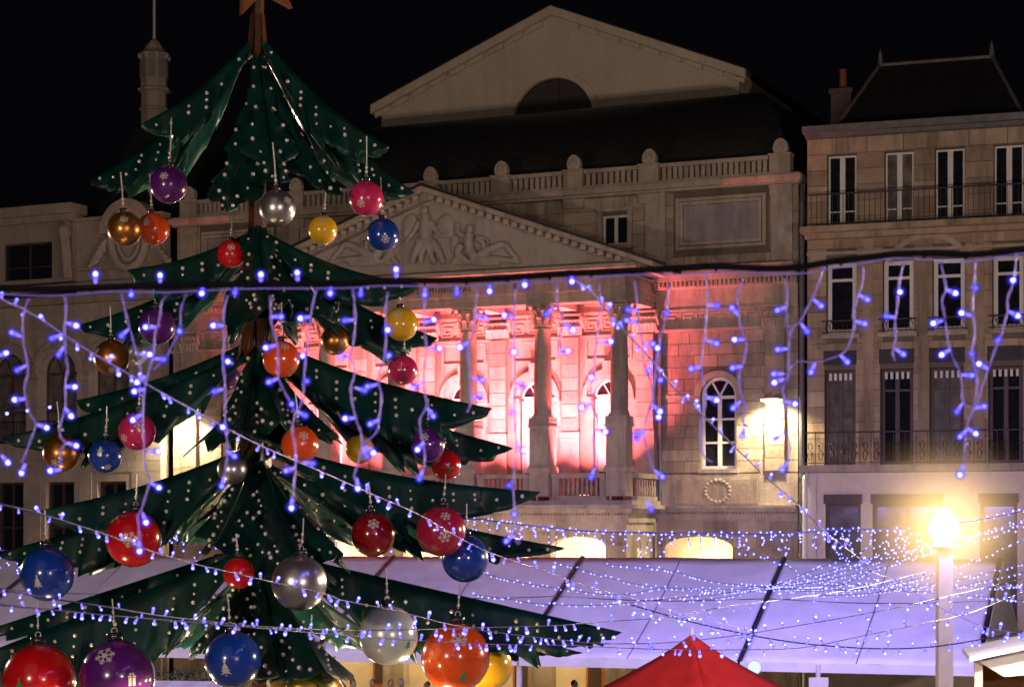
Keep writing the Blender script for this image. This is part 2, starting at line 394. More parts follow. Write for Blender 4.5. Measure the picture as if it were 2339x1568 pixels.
def capital_mesh(name, r, h, square=False):
    mb = MB()
    if square: mb.prism([(-r*.95,0),(r*.95,0),(r*1.1,h*.8),(-r*1.1,h*.8)], -.12, .12)
    else: mb.lathe([(r*.92,0),(r*.98,.05),(r*.9,.07),(r*.92,h*.5),(r*1.25,h*.86)], 14)
    mb.box(-r*1.35,r*1.35,(-.26 if square else -r*1.4),(.12 if square else r*1.4),h*.90,h)
    angs = ([rad(200+140*i/5) for i in range(6)] if square else [2*math.pi*i/8 for i in range(8)])
    for tier, (zb, zt, rr) in enumerate(((0.02,h*.42,1.02),(h*.3,h*.72,1.06))):
        for k, a in enumerate(angs):
            a2 = a+(math.pi/8 if tier else 0); ca, sa = math.cos(a2), math.sin(a2)
            if square:
                xs_ = (k-2.5)/2.5*r*.95+(r*.18 if tier else 0); base = Vector((xs_, -.13, zb)); o_ = Vector((0,-1,0)); sd = Vector((1,0,0))
            else: o_ = Vector((ca,sa,0)); sd = Vector((-sa,ca,0)); base = o_*r*rr*.92+Vector((0,0,zb))
            wv = r*.30; hh = zt-zb
            prof = [(0,0,1),(.05,.4,1.1),(.12,.75,.9),(.24,1.0,.6),(.34,.93,.3)]
            vs_ = []; fs = []
            for o1, z1_, ww in prof:
                c0 = base+o_*(o1*(.55 if square else r*2.0))+Vector((0,0,z1_*hh))
                vs_ += [c0-sd*wv*ww-o_*.02, c0+o_*.035, c0+sd*wv*ww-o_*.02]
            for i in range(len(prof)-1):
                j = i*3; fs += [(j,j+1,j+4,j+3),(j+1,j+2,j+5,j+4)]
            mb.add(vs_, fs)
    for sx in (-1, 1):
        for sy in ((-1,) if square else (-1, 1)):
            c0 = Vector((sx*r*1.28, (-.24 if square else sy*r*1.28), h*.74))
            mb.tube([c0+Vector((sx*.10*r*(1-i/14)*math.cos(i*.75), 0, .26*r*(1-i/14)*math.sin(i*.75)+.02)) for i in range(14)], .045*r/.33, 5)
    return mb.mesh(name, (M['trim'],))
CAP_SQ = capital_mesh('pilaster_capital', .42, .86, True); CAP_R = capital_mesh('capital', .36, .89)
for sg in (-1, 1):
    link('pilaster_capital', CAP_SQ, T, loc=(sg*13.35,-.06,14.86))
    obj('greek_key_frieze', key_frieze(min(sg*8.7,sg*12.8), max(sg*8.7,sg*12.8), 0, 14.95, 15.6), M['trim'], T)
# --- portico back wall
ops = [(b-.67,b+.67,8.2,13.05,.67) for b in BAYS]
pw = obj('portico_wall', MB().wall(-8.449,8.449,8.15,16.4,.002,.6,ops), M['ashlar'], T)
for b in BAYS:
    A = [math.pi*i/18 for i in range(19)]
    obj('door_arch', MB().prism([(b+1.10*math.cos(a),12.38+1.10*math.sin(a)) for a in A]+[(b+.90*math.cos(a),12.38+.90*math.sin(a)) for a in A[::-1]], -.15, .01)
        .prism([(b+.89*math.cos(a),12.38+.89*math.sin(a)) for a in A]+[(b+.68*math.cos(a),12.38+.68*math.sin(a)) for a in A[::-1]], -.09, .01), M['trim'], T)
    obj('keystone', MB().prism([(b-.13,13.2),(b+.13,13.2),(b+.21,13.78),(b-.21,13.78)], -.26, .01), M['trim'], T)
    obj('impost', MB().box(b-1.12,b-.66,-.16,.02,12.22,12.375), M['trim'], T); obj('impost', MB().box(b+.66,b+1.12,-.16,.02,12.22,12.375), M['trim'], T)
    obj('recessed_panel', MB().box(b-1.0,b+1.0,-.06,.01,14.62,14.7).box(b-1.0,b+1.0,-.06,.01,13.84,13.9).box(b-1.0,b-.92,-.06,.01,13.901,14.619).box(b+.92,b+1.0,-.06,.01,13.901,14.619), M['trim'], T)
    door = obj('door', MB().box(b-.66,b-.56,.18,.26,8.2,12.28).box(b+.56,b+.66,.18,.26,8.2,12.28).box(b-.56,b+.56,.18,.26,12.18,12.38).box(b-.04,b+.04,.17,.26,8.2,12.18)
        .box(b-.559,b-.041,.20,.25,10.55,10.65).box(b+.041,b+.559,.20,.25,10.55,10.65), M['white_wood'], T)
    for s2 in (-1, 1):
        obj('door_panel', MB().box(min(b+s2*.05,b+s2*.55),max(b+s2*.05,b+s2*.55),.22,.26,9.35,12.17), M['white_wood'], door)
        obj('door_panel', MB().box(min(b+s2*.05,b+s2*.55),max(b+s2*.05,b+s2*.55),.225,.26,8.21,9.3), M['dark_wood'], door)
    window(T, b-.66,b+.66,12.385,13.04,.24,M['white_wood'],M['glass'],.07,1,(),.65)
for c in COLS:
    pil = obj('portico_pilaster', MB().box(c-.37,c+.37,-.2,.01,8.15,14.8), M['trim'], T)
    ashlar(pil, c-.37, c+.37, 11.0, 14.78, -.2, M['ashlar'], (), .54, 1.6, int(c*10)+99)
    obj('pilaster_foot', MB().box(c-.43,c+.43,-.27,-.19,10.72,10.95).box(c-.41,c+.41,-.24,-.19,8.15,10.71), M['trim'], T)
    link('pilaster_capital', CAP_SQ, T, loc=(c,-.1,14.84))
obj('portico_band', MB().box(-8.449,8.449,-.1,.01,14.72,14.83).box(-8.449,8.449,-.08,.01,15.66,15.76), M['trim'], T)
for a, b in zip(COLS, COLS[1:]): obj('greek_key_frieze', key_frieze(a+.52, b-.52, .002, 14.9, 15.6), M['trim'], T)
# --- portico ceiling, floor, columns
obj('portico_ceiling', MB().box(-8.3,8.3,-2.66,-.001,16.2,16.35), M['trim'], T)
for c in COLS: obj('ceiling_beam', MB().box(c-.32,c+.32,-2.64,-.101,15.83,16.199), M['trim'], T)
obj('balcony_floor', MB().box(-8.7,8.7,-3.45,-.001,7.98,8.149), M['trim'], T)
shaft = MB().lathe([(.345,0),(.345,.2),(.35,.9),(.345,1.8),(.33,2.7),(.305,3.4),(.33,3.42),(.33,3.47),(.30,3.5)], 28).mesh('column', (M['ashlar'],), True)
base = MB().box(-.42,.42,-.42,.42,-.14,-.02).lathe([(.40,-.02),(.43,.03),(.40,.09),(.36,.10),(.37,.16),(.345,.2)], 24).mesh('column_base', (M['trim'],))
ped = (MB().box(-.40,.40,-.40,.40,-3.1,-.42).box(-.46,.46,-.46,.46,-.42,-.34).box(-.43,.43,-.43,.43,-.34,-.14).box(-.47,.47,-.47,.47,-2.16,-2.0)
       .box(-.30,.30,-.425,-.399,-1.9,-.6).box(-.44,.44,-.44,.44,-2.0,-1.92)).mesh('pedestal', (M['trim'],))
for c in COLS:
    col = link('column', shaft, T, loc=(c,-3.0,11.41))
    link('capital', CAP_R, col, loc=(0,0,3.5)); link('column_base', base, col); link('pedestal', ped, col)
# --- entablature, pediment
e = MB()
for (y0, z0, z1) in ((-3.40,15.80,16.02),(-3.44,16.02,16.22),(-3.50,16.22,16.32),(-3.42,16.32,16.74),(-3.58,16.74,16.82),(-3.72,16.90,16.98),(-4.0,16.98,17.14)):
    k = -y0-3.40
    e.box(-8.4-k,8.4+k,y0,-2.66,z0,z1-.002)
    for sg in (-1, 1): e.box(*sorted((sg*7.7,sg*(8.4+k))),-2.659,-.001,z0,z1-.002)
e.box(-8.62,8.62,-3.60,-2.66,16.82,16.898)
obj('entablature', e, M['trim'], T)
d = MB()
for i in range(100):
    x = -8.6+i*17.2/99; d.box(x-.045,x+.045,-3.70,-3.605,16.83,16.895)
tag(obj('dentil_row', d, M['trim'], T), kind='stuff')
tf = bpy.data.curves.new('inscription', 'FONT'); tf.body = 'THEATRE   MUNICIPAL'; tf.size = .29; tf.extrude = .012; tf.align_x = 'CENTER'; tf.space_character = 1.32
tmp_ = link('inscription_curve', tf); dg = bpy.context.evaluated_depsgraph_get(); tme = bpy.data.meshes.new_from_object(tmp_.evaluated_get(dg)); bpy.data.objects.remove(tmp_)
tme.materials.clear(); tme.materials.append(M['housing']); tag(link('inscription', tme, T, loc=(.05,-3.428,16.43), rot=(rad(90),0,0)), kind='stuff')
AX, AZ, EX, EZ = 0, 20.68, 9.75, 17.16
obj('tympanum', MB().prism([(-8.9,17.141),(8.9,17.141),(0,20.2)], -3.1, -2.7), M['relief'], T)
for sg in (-1, 1):
    sl = (AZ-EZ)/EX
    def rake(t0, t1, y0, dz0, dz1):   # band parallel to the slope
        return MB().prism([(sg*EX*t0,AZ-(AZ-EZ)*t0-dz0),(sg*EX*t1,AZ-(AZ-EZ)*t1-dz0),(sg*EX*t1,AZ-(AZ-EZ)*t1-dz1),(sg*EX*t0,AZ-(AZ-EZ)*t0-dz1)], y0, -2.7)
    obj('raking_cornice', rake(0.0,.999,-4.0,.05,.24), M['trim'], T)
    obj('raking_moulding', rake(0.0,.93,-3.55,.245,.52), M['trim'], T)
    obj('pediment_flashing', rake(-0.003,1.004,-4.06,-.06,.045), M['slate'], T)
    d = MB()
    for i in range(23):
        x = sg*(.35+i*.36); z = AZ-abs(x)*sl-.30
        d.box(x-.11,x+.11,-3.82,-3.552,z-.17,z+.02)
    tag(obj('modillion_row', d, M['relief'], T), kind='stuff')
    obj('pediment_roof', MB().prism([(0,AZ-.02),(sg*EX,EZ-.03),(sg*EX,EZ-.18),(0,AZ-.2)], -2.69, .25), M['slate'], T)
# --- relief figures (pixel sketch of the photograph turned into metres on the tympanum plane)
def Z3(x, y, dep=0):
    u, z = TL((900+x/3.898)/1.2125, (500+y/3.898)/1.2125, -3.15); return Vector((u, -3.12-dep, z))
def figure(label, heads, limbs, plates):
    mb = MB()
    for x, y, r in heads: mb.ell(Z3(x,y,.15), (r*.0037,r*.0037,r*.0044))
    for pts, r0, r1 in limbs: mb.tube(smooth_path([Z3(x,y,.10+.02*(i%2)) for i,(x,y) in enumerate(pts)], 3), r0*.0037, 8, 0, r1*.0037)
    for x, y, rx, ry in plates: mb.ell(Z3(x,y,.02), (rx*.0037,.13,ry*.0037), 16, 10)
    o = obj('relief_figure', mb, M['relief'], T, 'all'); o['label'] = label
    rm = o.modifiers.new('fuse', 'REMESH'); rm.mode = 'VOXEL'; rm.voxel_size = .032; rm.use_smooth_shade = True
figure('winged carved figure seated in the middle of the pediment', [(1092,322,40)],
    [([(1092,370),(1092,450),(1095,560),(1100,650)],55,85),([(1030,440),(960,570),(870,680)],34,20),([(1150,440),(1215,560),(1310,610)],34,20),
     ([(1040,680),(985,780),(950,900)],48,30),([(1085,690),(1050,800),(1040,900)],40,30),([(1130,690),(1150,800),(1190,900)],44,30),([(1180,680),(1240,780),(1290,900)],48,30),
     ([(1010,650),(1100,700),(1210,660)],44,44)],
    [(925,475,95,120),(1300,480,105,122),(880,560,50,70),(1340,560,60,60)])
for mir, lab in ((0,'carved figure reclining on the right of the pediment'), (1,'carved figure reclining on the left of the pediment')):
    f = (lambda x: x) if not mir else (lambda x: 2*1092-x-10)
    figure(lab, [(f(1580),520,40)], [([(f(1575),570),(f(1560),650),(f(1580),760),(f(1630),830)],50,60),([(f(1520),610),(f(1450),560),(f(1440),450)],30,18),
        ([(f(1640),620),(f(1720),680),(f(1700),770)],32,20),([(f(1640),830),(f(1800),740),(f(1940),690),(f(2000),760),(f(2090),850)],52,22),
        ([(f(1600),860),(f(1800),850),(f(1980),860),(f(2110),885)],50,24),([(f(1480),780),(f(1420),860),(f(1380),905)],40,30),([(f(1480),690),(f(1440),780),(f(1520),860)],44,40),
        ([(f(1640),600),(f(1760),640),(f(1760),720)],14,12),([(f(1500),870),(f(1700),900),(f(1900),900)],34,26)], [(f(1400),690,60,110),(f(1480),880,90,40)])
# --- balcony balustrade
bal_prof = [(.055,0),(.055,.05),(.04,.07),(.075,.22),(.06,.32),(.032,.42),(.045,.52),(.04,.56),(.055,.6),(.055,.66)]
BAL = MB().lathe(bal_prof, 10).mesh('baluster', (M['trim'],), True)
bay_edges = list(zip(COLS, COLS[1:]))
for a, b in bay_edges:
    r = obj('balcony_balustrade', MB().box(a+.47,b-.47,-3.28,-2.92,9.02,9.2).box(a+.47,b-.47,-3.24,-2.96,8.15,8.33).box(a+.47,a+.74,-3.2,-3.0,8.331,9.019).box(b-.74,b-.47,-3.2,-3.0,8.331,9.019), M['trim'], T)
    for i in range(8): link('baluster', BAL, r, loc=(a+.92+i*(b-a-1.84)/7,-3.1,8.345))
for sg in (-1, 1):
    r = obj('balcony_balustrade', MB().box(*sorted((sg*8.30,sg*8.62)),-2.53,-.001,9.02,9.2).box(*sorted((sg*8.34,sg*8.58)),-2.53,-.001,8.15,8.33), M['trim'], T)
    for i in range(8): link('baluster', BAL, r, loc=(sg*8.46,-2.3+i*.29,8.345))
obj('portico_cornice', MB().box(-8.95,8.95,-3.75,-.43,7.83,7.979).box(-8.75,8.75,-3.58,-.43,7.66,7.829).box(-8.55,8.55,-3.42,-.31,7.3,7.659).box(-8.45,8.45,-3.34,-.31,6.95,7.299), M['trim'], T)
d = MB()
for i in range(130): d.box(-8.6+i*.1325,-8.53+i*.1325,-3.53,-3.421,7.57,7.658)
tag(obj('dentil_row', d, M['trim'], T), kind='stuff')
# --- ground floor arcade
aops = [(b-1.14,b+1.14,.4,6.75,.4) for b in BAYS]
aw = obj('arcade_wall', MB().wall(-8.4,8.4,0,6.95,-3.3,-2.75,aops), M['ashlar'], T)
ashlar(aw, -8.4, 8.4, 3.0, 6.93, -3.3, M['ashlar'], aops, .5, .95, 77, .02, .03)
for sg in (-1, 1):
    obj('arcade_side_wall', MB().box(*sorted((sg*7.9,sg*8.4)),-2.749,-2.0,0,6.95).box(*sorted((sg*7.9,sg*8.4)),-.6,-.001,0,6.95).box(*sorted((sg*7.9,sg*8.4)),-1.999,-.601,6.3,6.95), M['ashlar'], T)
obj('arcade_back_wall', MB().box(-8.3,8.3,-.4,-.31,0,6.949), M['cream'], T)
obj('arcade_ceiling', MB().box(-7.89,7.89,-2.749,-.401,6.9,6.949), M['cream'], T)
for b in BAYS:
    dr = obj('entrance_door', MB().box(b-.8,b+.8,-.48,-.401,.3,4.2), M['door_wood'], T)
    for s2 in (-.42, .42): obj('door_panel', MB().box(b+s2-.28,b+s2+.28,-.51,-.481,.6,3.2), M['dark_wood'], dr)
    obj('ceiling_lamp', MB().lathe([(.05,0),(.16,.05),(.18,.16),(.12,.22)], 12, (b,-1.6,6.45)), M['warm_glow'], T)
    light('arcade_light', 'POINT', T, (b,-1.5,5.9), 420, (1,.76,.42), .2); light('arcade_light', 'POINT', T, (b,-4.6,3.6), 260, (1,.72,.36), .3)  # the outer light is added, without a fixture, to brighten the ground floor
# --- attic, balustrade with shells
at_ops = [(s*6.6-.55, s*6.6+.55, 18.45, 19.65, 0) for s in (-1, 1)]
aw = obj('attic_wall', MB().wall(-14.2,14.2,17.28,20.4,.25,.8,at_ops), M['mortar'], T)
aops2 = [(o[0]-.2,o[1]+.2,o[2]-.15,o[3]+.2) for o in at_ops]+[(s*11.05-1.95,s*11.05+1.95,18.0,20.2) for s in (-1,1)]
ashlar(aw, -2.5, 14.2, 17.3, 20.38, .25, M['ashlar'], aops2, .5, 1.15, 55)
ashlar(aw, -14.2, -2.55, 17.3, 20.38, .25, M['ashlar'], aops2, .5, 1.15, 56, limit=120)
for s in (-1, 1):
    c = s*6.6
    window(T, c-.55,c+.55,18.45,19.65,.42,M['white_wood'],M['glass'],.09,2,(),0,.14)
    obj('window_surround', MB().box(c-.75,c-.551,.15,.3,18.3,19.8).box(c+.551,c+.75,.15,.3,18.3,19.8).box(c-.8,c+.8,.12,.3,19.801,19.95).box(c-.75,c+.75,.13,.3,18.3,18.449), M['trim'], T)
    c = s*11.05; m1 = MB()
    for k, (w_, h_, y_) in enumerate(((1.85,1.02,.14),(1.68,.86,.10))):
        for q in (-1, 1):
            m1.box(*sorted((c+q*w_,c+q*(w_-.14))),y_,.26,19.1-h_,19.1+h_); m1.box(c-w_+.14,c+w_-.14,y_,.26,*sorted((19.1+q*h_,19.1+q*(h_-.13))))
    obj('plaque_frame', m1, M['trim'], T); obj('plaque', MB().box(c-1.53,c+1.53,.2,.27,18.38,19.82), M['plaque'], T)
    for px_ in (8.35, 13.55): obj('attic_pilaster', MB().box(s*px_-.42,s*px_+.42,.10,.26,17.3,20.4), M['trim'], T)
obj('attic_cornice', MB().box(-14.3,14.3,-.05,.9,20.4,20.5).box(-14.4,14.4,-.22,.9,20.501,20.72).box(-14.3,14.3,-.1,.9,20.721,20.80), M['trim'], T)
SH = (-13.5,-8.1,-4.85,-1.63,1.63,4.85,8.1,13.5)
sh = MB()
A = [math.pi*i/10 for i in range(11)]
sh.prism([(.30*math.cos(a)*1.0,.18+.42*math.sin(a)) for a in A]+[(-.22,0),(.22,0)], -.12, .12)
for i in range(7):
    a = math.pi*(i+.5)/7; sh.tube([(0,-.14,.12),(.15*math.cos(a),-.17,.14+.22*math.sin(a)),(.29*math.cos(a),-.13,.16+.41*math.sin(a))], .028, 6)
SHELL = sh.mesh('shell_finial', (M['relief'],))
for x in SH:
    p_ = obj('balustrade_post', MB().box(x-.42,x+.42,.0,.44,20.801,21.50).box(x-.46,x+.46,-.06,.48,21.501,21.58).box(x-.28,x+.28,-.03,.0,20.95,21.38), M['trim'], T)
    link('shell_finial', SHELL, p_, loc=(x,.2,21.581))
    obj('post_bracket', MB().prism([(x-.4,20.0),(x+.4,20.0),(x+.46,20.39),(x-.46,20.39)], .05, .255), M['trim'], T)
ABAL = MB().box(-.075,.075,-.10,.10,0,.48).mesh('baluster', (M['trim'],))
for a, b in zip(SH, SH[1:]):
    r = obj('attic_balustrade', MB().box(a+.47,b-.47,.02,.42,21.38,21.54).box(a+.43,b-.43,.04,.40,20.801,20.895), M['trim'], T)
    n = int((b-a-1.0)/.23)
    for i in range(n): link('baluster', ABAL, r, loc=(a+.5+.12+(b-a-1.24)*i/(n-1),.22,20.896))
# --- curved slate roof
rf = MB(); rings = 14; vs_ = []; fs = []
for i in range(rings+1):
    t = math.pi/2*i/rings; z = 21.2+4.55*math.sin(t); ix = 4.5*(1-math.cos(t)); iy = 8.3*(1-math.cos(t))
    for q in ((-13.4+ix,1.1+iy),(13.4-ix,1.1+iy),(13.4-ix,34-ix),(-13.4+ix,34-ix)): vs_.append((q[0],q[1],z))
for i in range(rings):
    for k in range(4): fs.append((i*4+k,i*4+(k+1)%4,(i+1)*4+(k+1)%4,(i+1)*4+k))
fs.append((rings*4,rings*4+1,rings*4+2,rings*4+3))
obj('curved_roof', rf.add(vs_, fs), M['slate'], T, True)
obj('roof_ridge_flashing', MB().box(-8.95,8.95,9.2,9.39,25.62,25.80), M['slate'], T)
# --- hall gable
gp = [(-8.85,25.5),(-2.0,25.5)]+[(-2.0*math.cos(a),25.66+2.0*math.sin(a)) for a in [math.pi*i/24 for i in range(25)]]+[(2.0,25.5),(8.85,25.5),(8.85,27.1),(0,30.6),(-8.85,27.1)]
obj('gable_wall', MB().prism(gp, 9.5, 9.9), M['gable'], T)
obj('hall_side_wall', MB().box(8.5,8.849,9.901,33,25.3,27.1).box(-8.849,-8.5,9.901,33,25.3,27.1), M['gable'], T)
A = [math.pi*i/24 for i in range(25)]
obj('lunette_arch', MB().prism([(2.32*math.cos(a),25.66+2.32*math.sin(a)) for a in A]+[(2.01*math.cos(a),25.66+2.01*math.sin(a)) for a in A[::-1]], 9.42, 9.52), M['gable'], T)
lw = obj('lunette_window', MB().box(.15,.22,9.62,9.70,25.6,27.62).prism([(2.0*math.cos(a),25.66+2.0*math.sin(a)) for a in A]+[(1.93*math.cos(a),25.66+1.93*math.sin(a)) for a in A[::-1]], 9.62, 9.7), M['dark_wood'], T)
obj('pane', MB().prism([(1.99*math.cos(a),25.62+2.0*math.sin(a)) for a in A], 9.72, 9.76), plain('grey_lunette_glass', (.05,.048,.05), .35), lw)
for sg in (-1, 1):
    s_ = (30.88-27.16)/9.2
    rk = lambda x0, x1, d0, d1, y0, y1: MB().prism([(sg*x0,30.88-s_*x0-d0),(sg*x1,30.88-s_*x1-d0),(sg*x1,30.88-s_*x1-d1),(sg*x0,30.88-s_*x0-d1)], y0, y1)
    obj('gable_cornice', rk(0,9.25,0,.40,9.12,9.9), M['gable'], T)
    st = MB()
    for i in range(9): q = rk(.5+i*.98,.5+i*.98+.80,.405,.62,9.36,9.55); st.add(q.v, q.f)
    obj('gable_step_band', st, M['gable'], T)
    obj('hall_roof', rk(0,9.3,-.06,-.002,9.1,33), M['slate'], T)
obj('gutter_end', MB().box(8.86,9.3,9.15,9.8,26.85,27.15), M['zinc'], T)
# --- drain pipes beside the wing
pp = MB(); pp.tube([(14.42,-.12,.0),(14.42,-.12,19.6),(14.42,.1,20.3)], .11, 10)
for z in (3,6,9,12,15,18): pp.lathe([(.14,0),(.14,.12)], 10, (14.42,-.12,z))
obj('drain_pipe', pp, M['pipe'], T)
obj('drain_pipe', MB().tube([(8.66,-.16,7.98),(8.66,-.16,14.8)], .09, 8), M['pipe'], T)
# --- red floodlights standing on the balcony, wall lamps
for i, b in enumerate(BAYS):
    fl = obj('floodlight', MB().box(b-.16,b+.16,-2.75,-2.5,8.16,8.36), M['housing'], T)
    obj('lit_lens', MB().box(b-.14,b+.14,-2.74,-2.52,8.361,8.375), M['red_glow'], fl)
    light('flood_beam', 'AREA', fl, (b*.95,-2.62,8.42), RED_W, (1,.145,.185), .3, rot=(rad(180-23),0,0)).data.spread = rad(92)
for sg, lab in ((1,'wall lamp on the right wing'), (-1,'wall lamp on the left wing')):
    x = sg*13.35
    wl = obj('wall_lamp', MB().lathe([(.05,.16),(.12,.14),(.40,.05),(.42,0.0),(.40,0.0)], 18, (x,-.62,12.02)).tube([(x,-.17,12.0),(x,-.17,12.35),(x,-.4,12.32),(x,-.62,12.15)], .03, 6), M['pole'], T)
    wl['label'] = lab
    obj('lit_diffuser', MB().lathe([(.41,.0),(.38,-.05),(.2,-.10)], 18, (x,-.62,12.015)), M['wall_glow'], wl)
    light('wall_lamp_light', 'SPOT', wl, (x,-.66,11.9), 4200, (1,.80,.45), .15, rot=(rad(12),0,0), spot=150)

# ================================================================= house on the right
RX, RY, RA = (1843-CX)/F*77.3, 77.3, rad(19.5)
H = frame_root('stone_house', 'soot-stained stone house with iron balconies, right of the theatre', 'house', RX, RY, RA)
rx0, rx1 = 0.0, 11.6
cols_top = [(.78,1.9),(2.96,4.06),(4.84,5.95),(7.0,8.1),(9.2,10.3)]
cols_mid = [(.75,1.9),(2.9,4.06),(4.76,5.96),(6.96,8.1),(9.2,10.3)]
cols_low = [(.68,1.85),(2.8,4.03),(4.65,5.9),(6.81,8.05),(9.1,10.3)]
opsH = [(a,b,18.6,21.3,0) for a,b in cols_top]+[(a,b,14.45,17.2,0) for a,b in cols_mid]+[(a,b,9.5,13.1,0) for a,b in cols_low]
hw = obj('facade_wall', MB().wall(rx0,rx1,9.22,22.0,0,.6,opsH), M['mortar'], H)
obj('side_wall', MB().box(-.001,.4,.601,12,0,22.0), M['house'], H)
ashlar(hw, rx0, 8.9, 9.3, 21.95, 0, M['house'], [(o[0],o[1],o[2],o[3]) for o in opsH], .6, 1.2, 91)
for k, (a, b) in enumerate(cols_top): window(H, a+.02,b-.02,18.62,21.28,.2,M['white_wood'],M['curtain'] if k == 1 else M['glass'],.07,2,(.2,),0,.2)
for a, b in cols_mid:
    window(H, a+.02,b-.02,14.5,17.18,.2,M['white_wood'],M['glass'],.16,1,(.76,))
    obj('window_ledge', MB().box(a-.15,b+.15,-.32,.2,14.3,14.449), M['trim'], H)
    r = obj('balconet_railing', MB().box(a-.12,b+.12,-.3,-.26,14.92,14.98).box(a-.12,b+.12,-.3,-.26,14.5,14.54), M['iron'], H)
    for i in range(7):
        x = a+(b-a)*(i+.5)/7
        obj('scroll', MB().tube([(x+.07*math.cos(t),-.28,14.73+.16*math.sin(t)) for t in [i_*.6 for i_ in range(10)]], .014, 4), M['iron'], r)
for k, (a, b) in enumerate(cols_low):
    wd = window(H, a+.02,b-.02,9.5,13.08,.25,M['dark_wood'],M['curtain'] if k in (0,2) else M['glass'],.12,2,(.78,),0,.16)
    v = MB()
    for i in range(5): x = a+.1+(b-a-.2)*(i+.5)/5; v.box(x-.05,x+.05,.10,.14,12.72,12.98)
    tag(obj('blind_valance', v, M['white_wood'], H), kind='stuff')
    obj('dark_panel', MB().box(a-.05,b+.05,-.03,.01,13.3,13.85), M['slate'] if k != 4 else M['slate'], H)
def railing(parent, x0, x1, y, z0, z1, step, name='balcony_railing', ornate=False):
    r = obj(name, MB().box(x0,x1,y-.025,y+.025,z1-.05,z1).box(x0,x1,y-.015,y+.015,z0+.06,z0+.09), M['iron'], parent)
    me = MB().box(-.011,.011,-.011,.011,0,z1-z0-.05).mesh('rail_bar', (M['iron'],)); n = int((x1-x0)/step)
    sc = MB().tube([(.11*math.cos(t)*(1-t/14),0,.18*math.sin(t)) for t in [i*.5 for i in range(15)]], .014, 4).mesh('scroll', (M['iron'],))
    for i in range(n+1):
        x = x0+(x1-x0)*i/n; link('rail_bar', me, r, loc=(x,y,z0))
        if ornate and i < n:
            link('scroll', sc, r, loc=(x+step/2,y,z0+.35)); link('scroll', sc, r, loc=(x+step/2,y,z0+.7), scale=(-1,1,.8))
    return r
railing(H, .12, 11.0, -.85, 18.52, 19.72, .2)
obj('balcony_slab', MB().box(-.1,rx1,-.95,-.001,18.28,18.5).box(0,rx1,-.5,-.001,18.08,18.279), M['house'], H)
railing(H, .05, 11.0, -.8, 9.47, 10.72, .42, ornate=True)
obj('balcony_slab', MB().box(-.12,rx1,-.95,-.001,9.2,9.46), M['trim'], H)
A = [rad(25+130*i/12) for i in range(13)]
obj('blind_arch', MB().prism([(4.6+1.75*math.cos(a),16.45+1.72*math.sin(a)) for a in A]+[(4.6+1.55*math.cos(a),16.45+1.52*math.sin(a)) for a in A[::-1]], -.12, .01), M['trim'], H)
for x in (2.35, 4.42, 6.45): obj('flat_pilaster', MB().box(x-.2,x+.2,-.06,.01,9.5,18.05), M['house'], H)
obj('floor_band', MB().box(0,rx1,-.12,-.001,17.5,17.62), M['trim'], H)
obj('roof_cornice', MB().box(-.05,rx1,-.18,.6,21.98,22.14).box(-.12,rx1,-.42,.6,22.141,22.40), M['zinc'], H)
rv = [(.95,.55,22.4),(8.05,.55,22.4),(8.05,8.5,22.4),(.95,8.5,22.4),(2.15,4,25.5),(6.5,4,25.5)]
obj('roof', MB().add(rv, [(0,1,5,4),(1,2,5),(2,3,4,5),(3,0,4),(3,2,1,0)]), M['slate'], H)
obj('roof_terrace', MB().box(.0,rx1,.6,9,22.2,22.399), M['slate'], H)
for a, b in (((.95,.52,22.42),(2.15,3.98,25.55)),((8.05,.52,22.42),(6.5,3.98,25.55)),((2.15,3.98,25.53),(6.5,3.98,25.53))): obj('ridge_roll', MB().tube([a,b], .075, 8), M['zinc'], H)
for x in (2.15, 6.5): obj('roof_finial', MB().lathe([(.11,0),(.12,.1),(.09,.35),(.05,.6),(.01,.72)], 8, (x,4,25.45)), M['zinc'], H)
ch = obj('chimney', MB().box(.35,1.15,3,4,22.4,24.3).box(.28,1.22,2.93,4.07,24.3,24.5), M['dark_wood'], H)
obj('chimney_pot', MB().lathe([(.16,24.5),(.13,25.3),(.16,25.35)], 10, (.75,3.5,0)), plain('terracotta', (.18,.05,.03), .8), ch)
# shop floor of the house
shop_ops = [(.7,2.05,3.4,8.35,0),(2.5,5.1,3.4,8.35,0),(6.5,7.85,3.4,8.35,0),(8.7,10.6,3.4,8.35,0)]
sw = obj('shop_wall', MB().wall(.35,rx1,0,9.19,.02,.6,shop_ops), M['house_pale'], H)
obj('shop_pier', MB().box(0,.349,-.06,.6,0,9.19), M['house_pale'], H)
for a, b, z0, z1, _ in shop_ops:
    window(H, a+.01,b-.01,z0,z1-.35,.2,M['dark_wood'],M['curtain'],.12,1 if b-a < 2 else 2,(.35,))
    obj('shutter_box', MB().box(a-.05,b+.05,-.10,.2,z1-.34,z1+.02), M['dark_wood'], H)
hp = MB().tube([(-.05,-.2,0),(-.05,-.2,9.0),(.0,-.05,9.15)], .1, 8); obj('drain_pipe', hp, M['pole'], H)

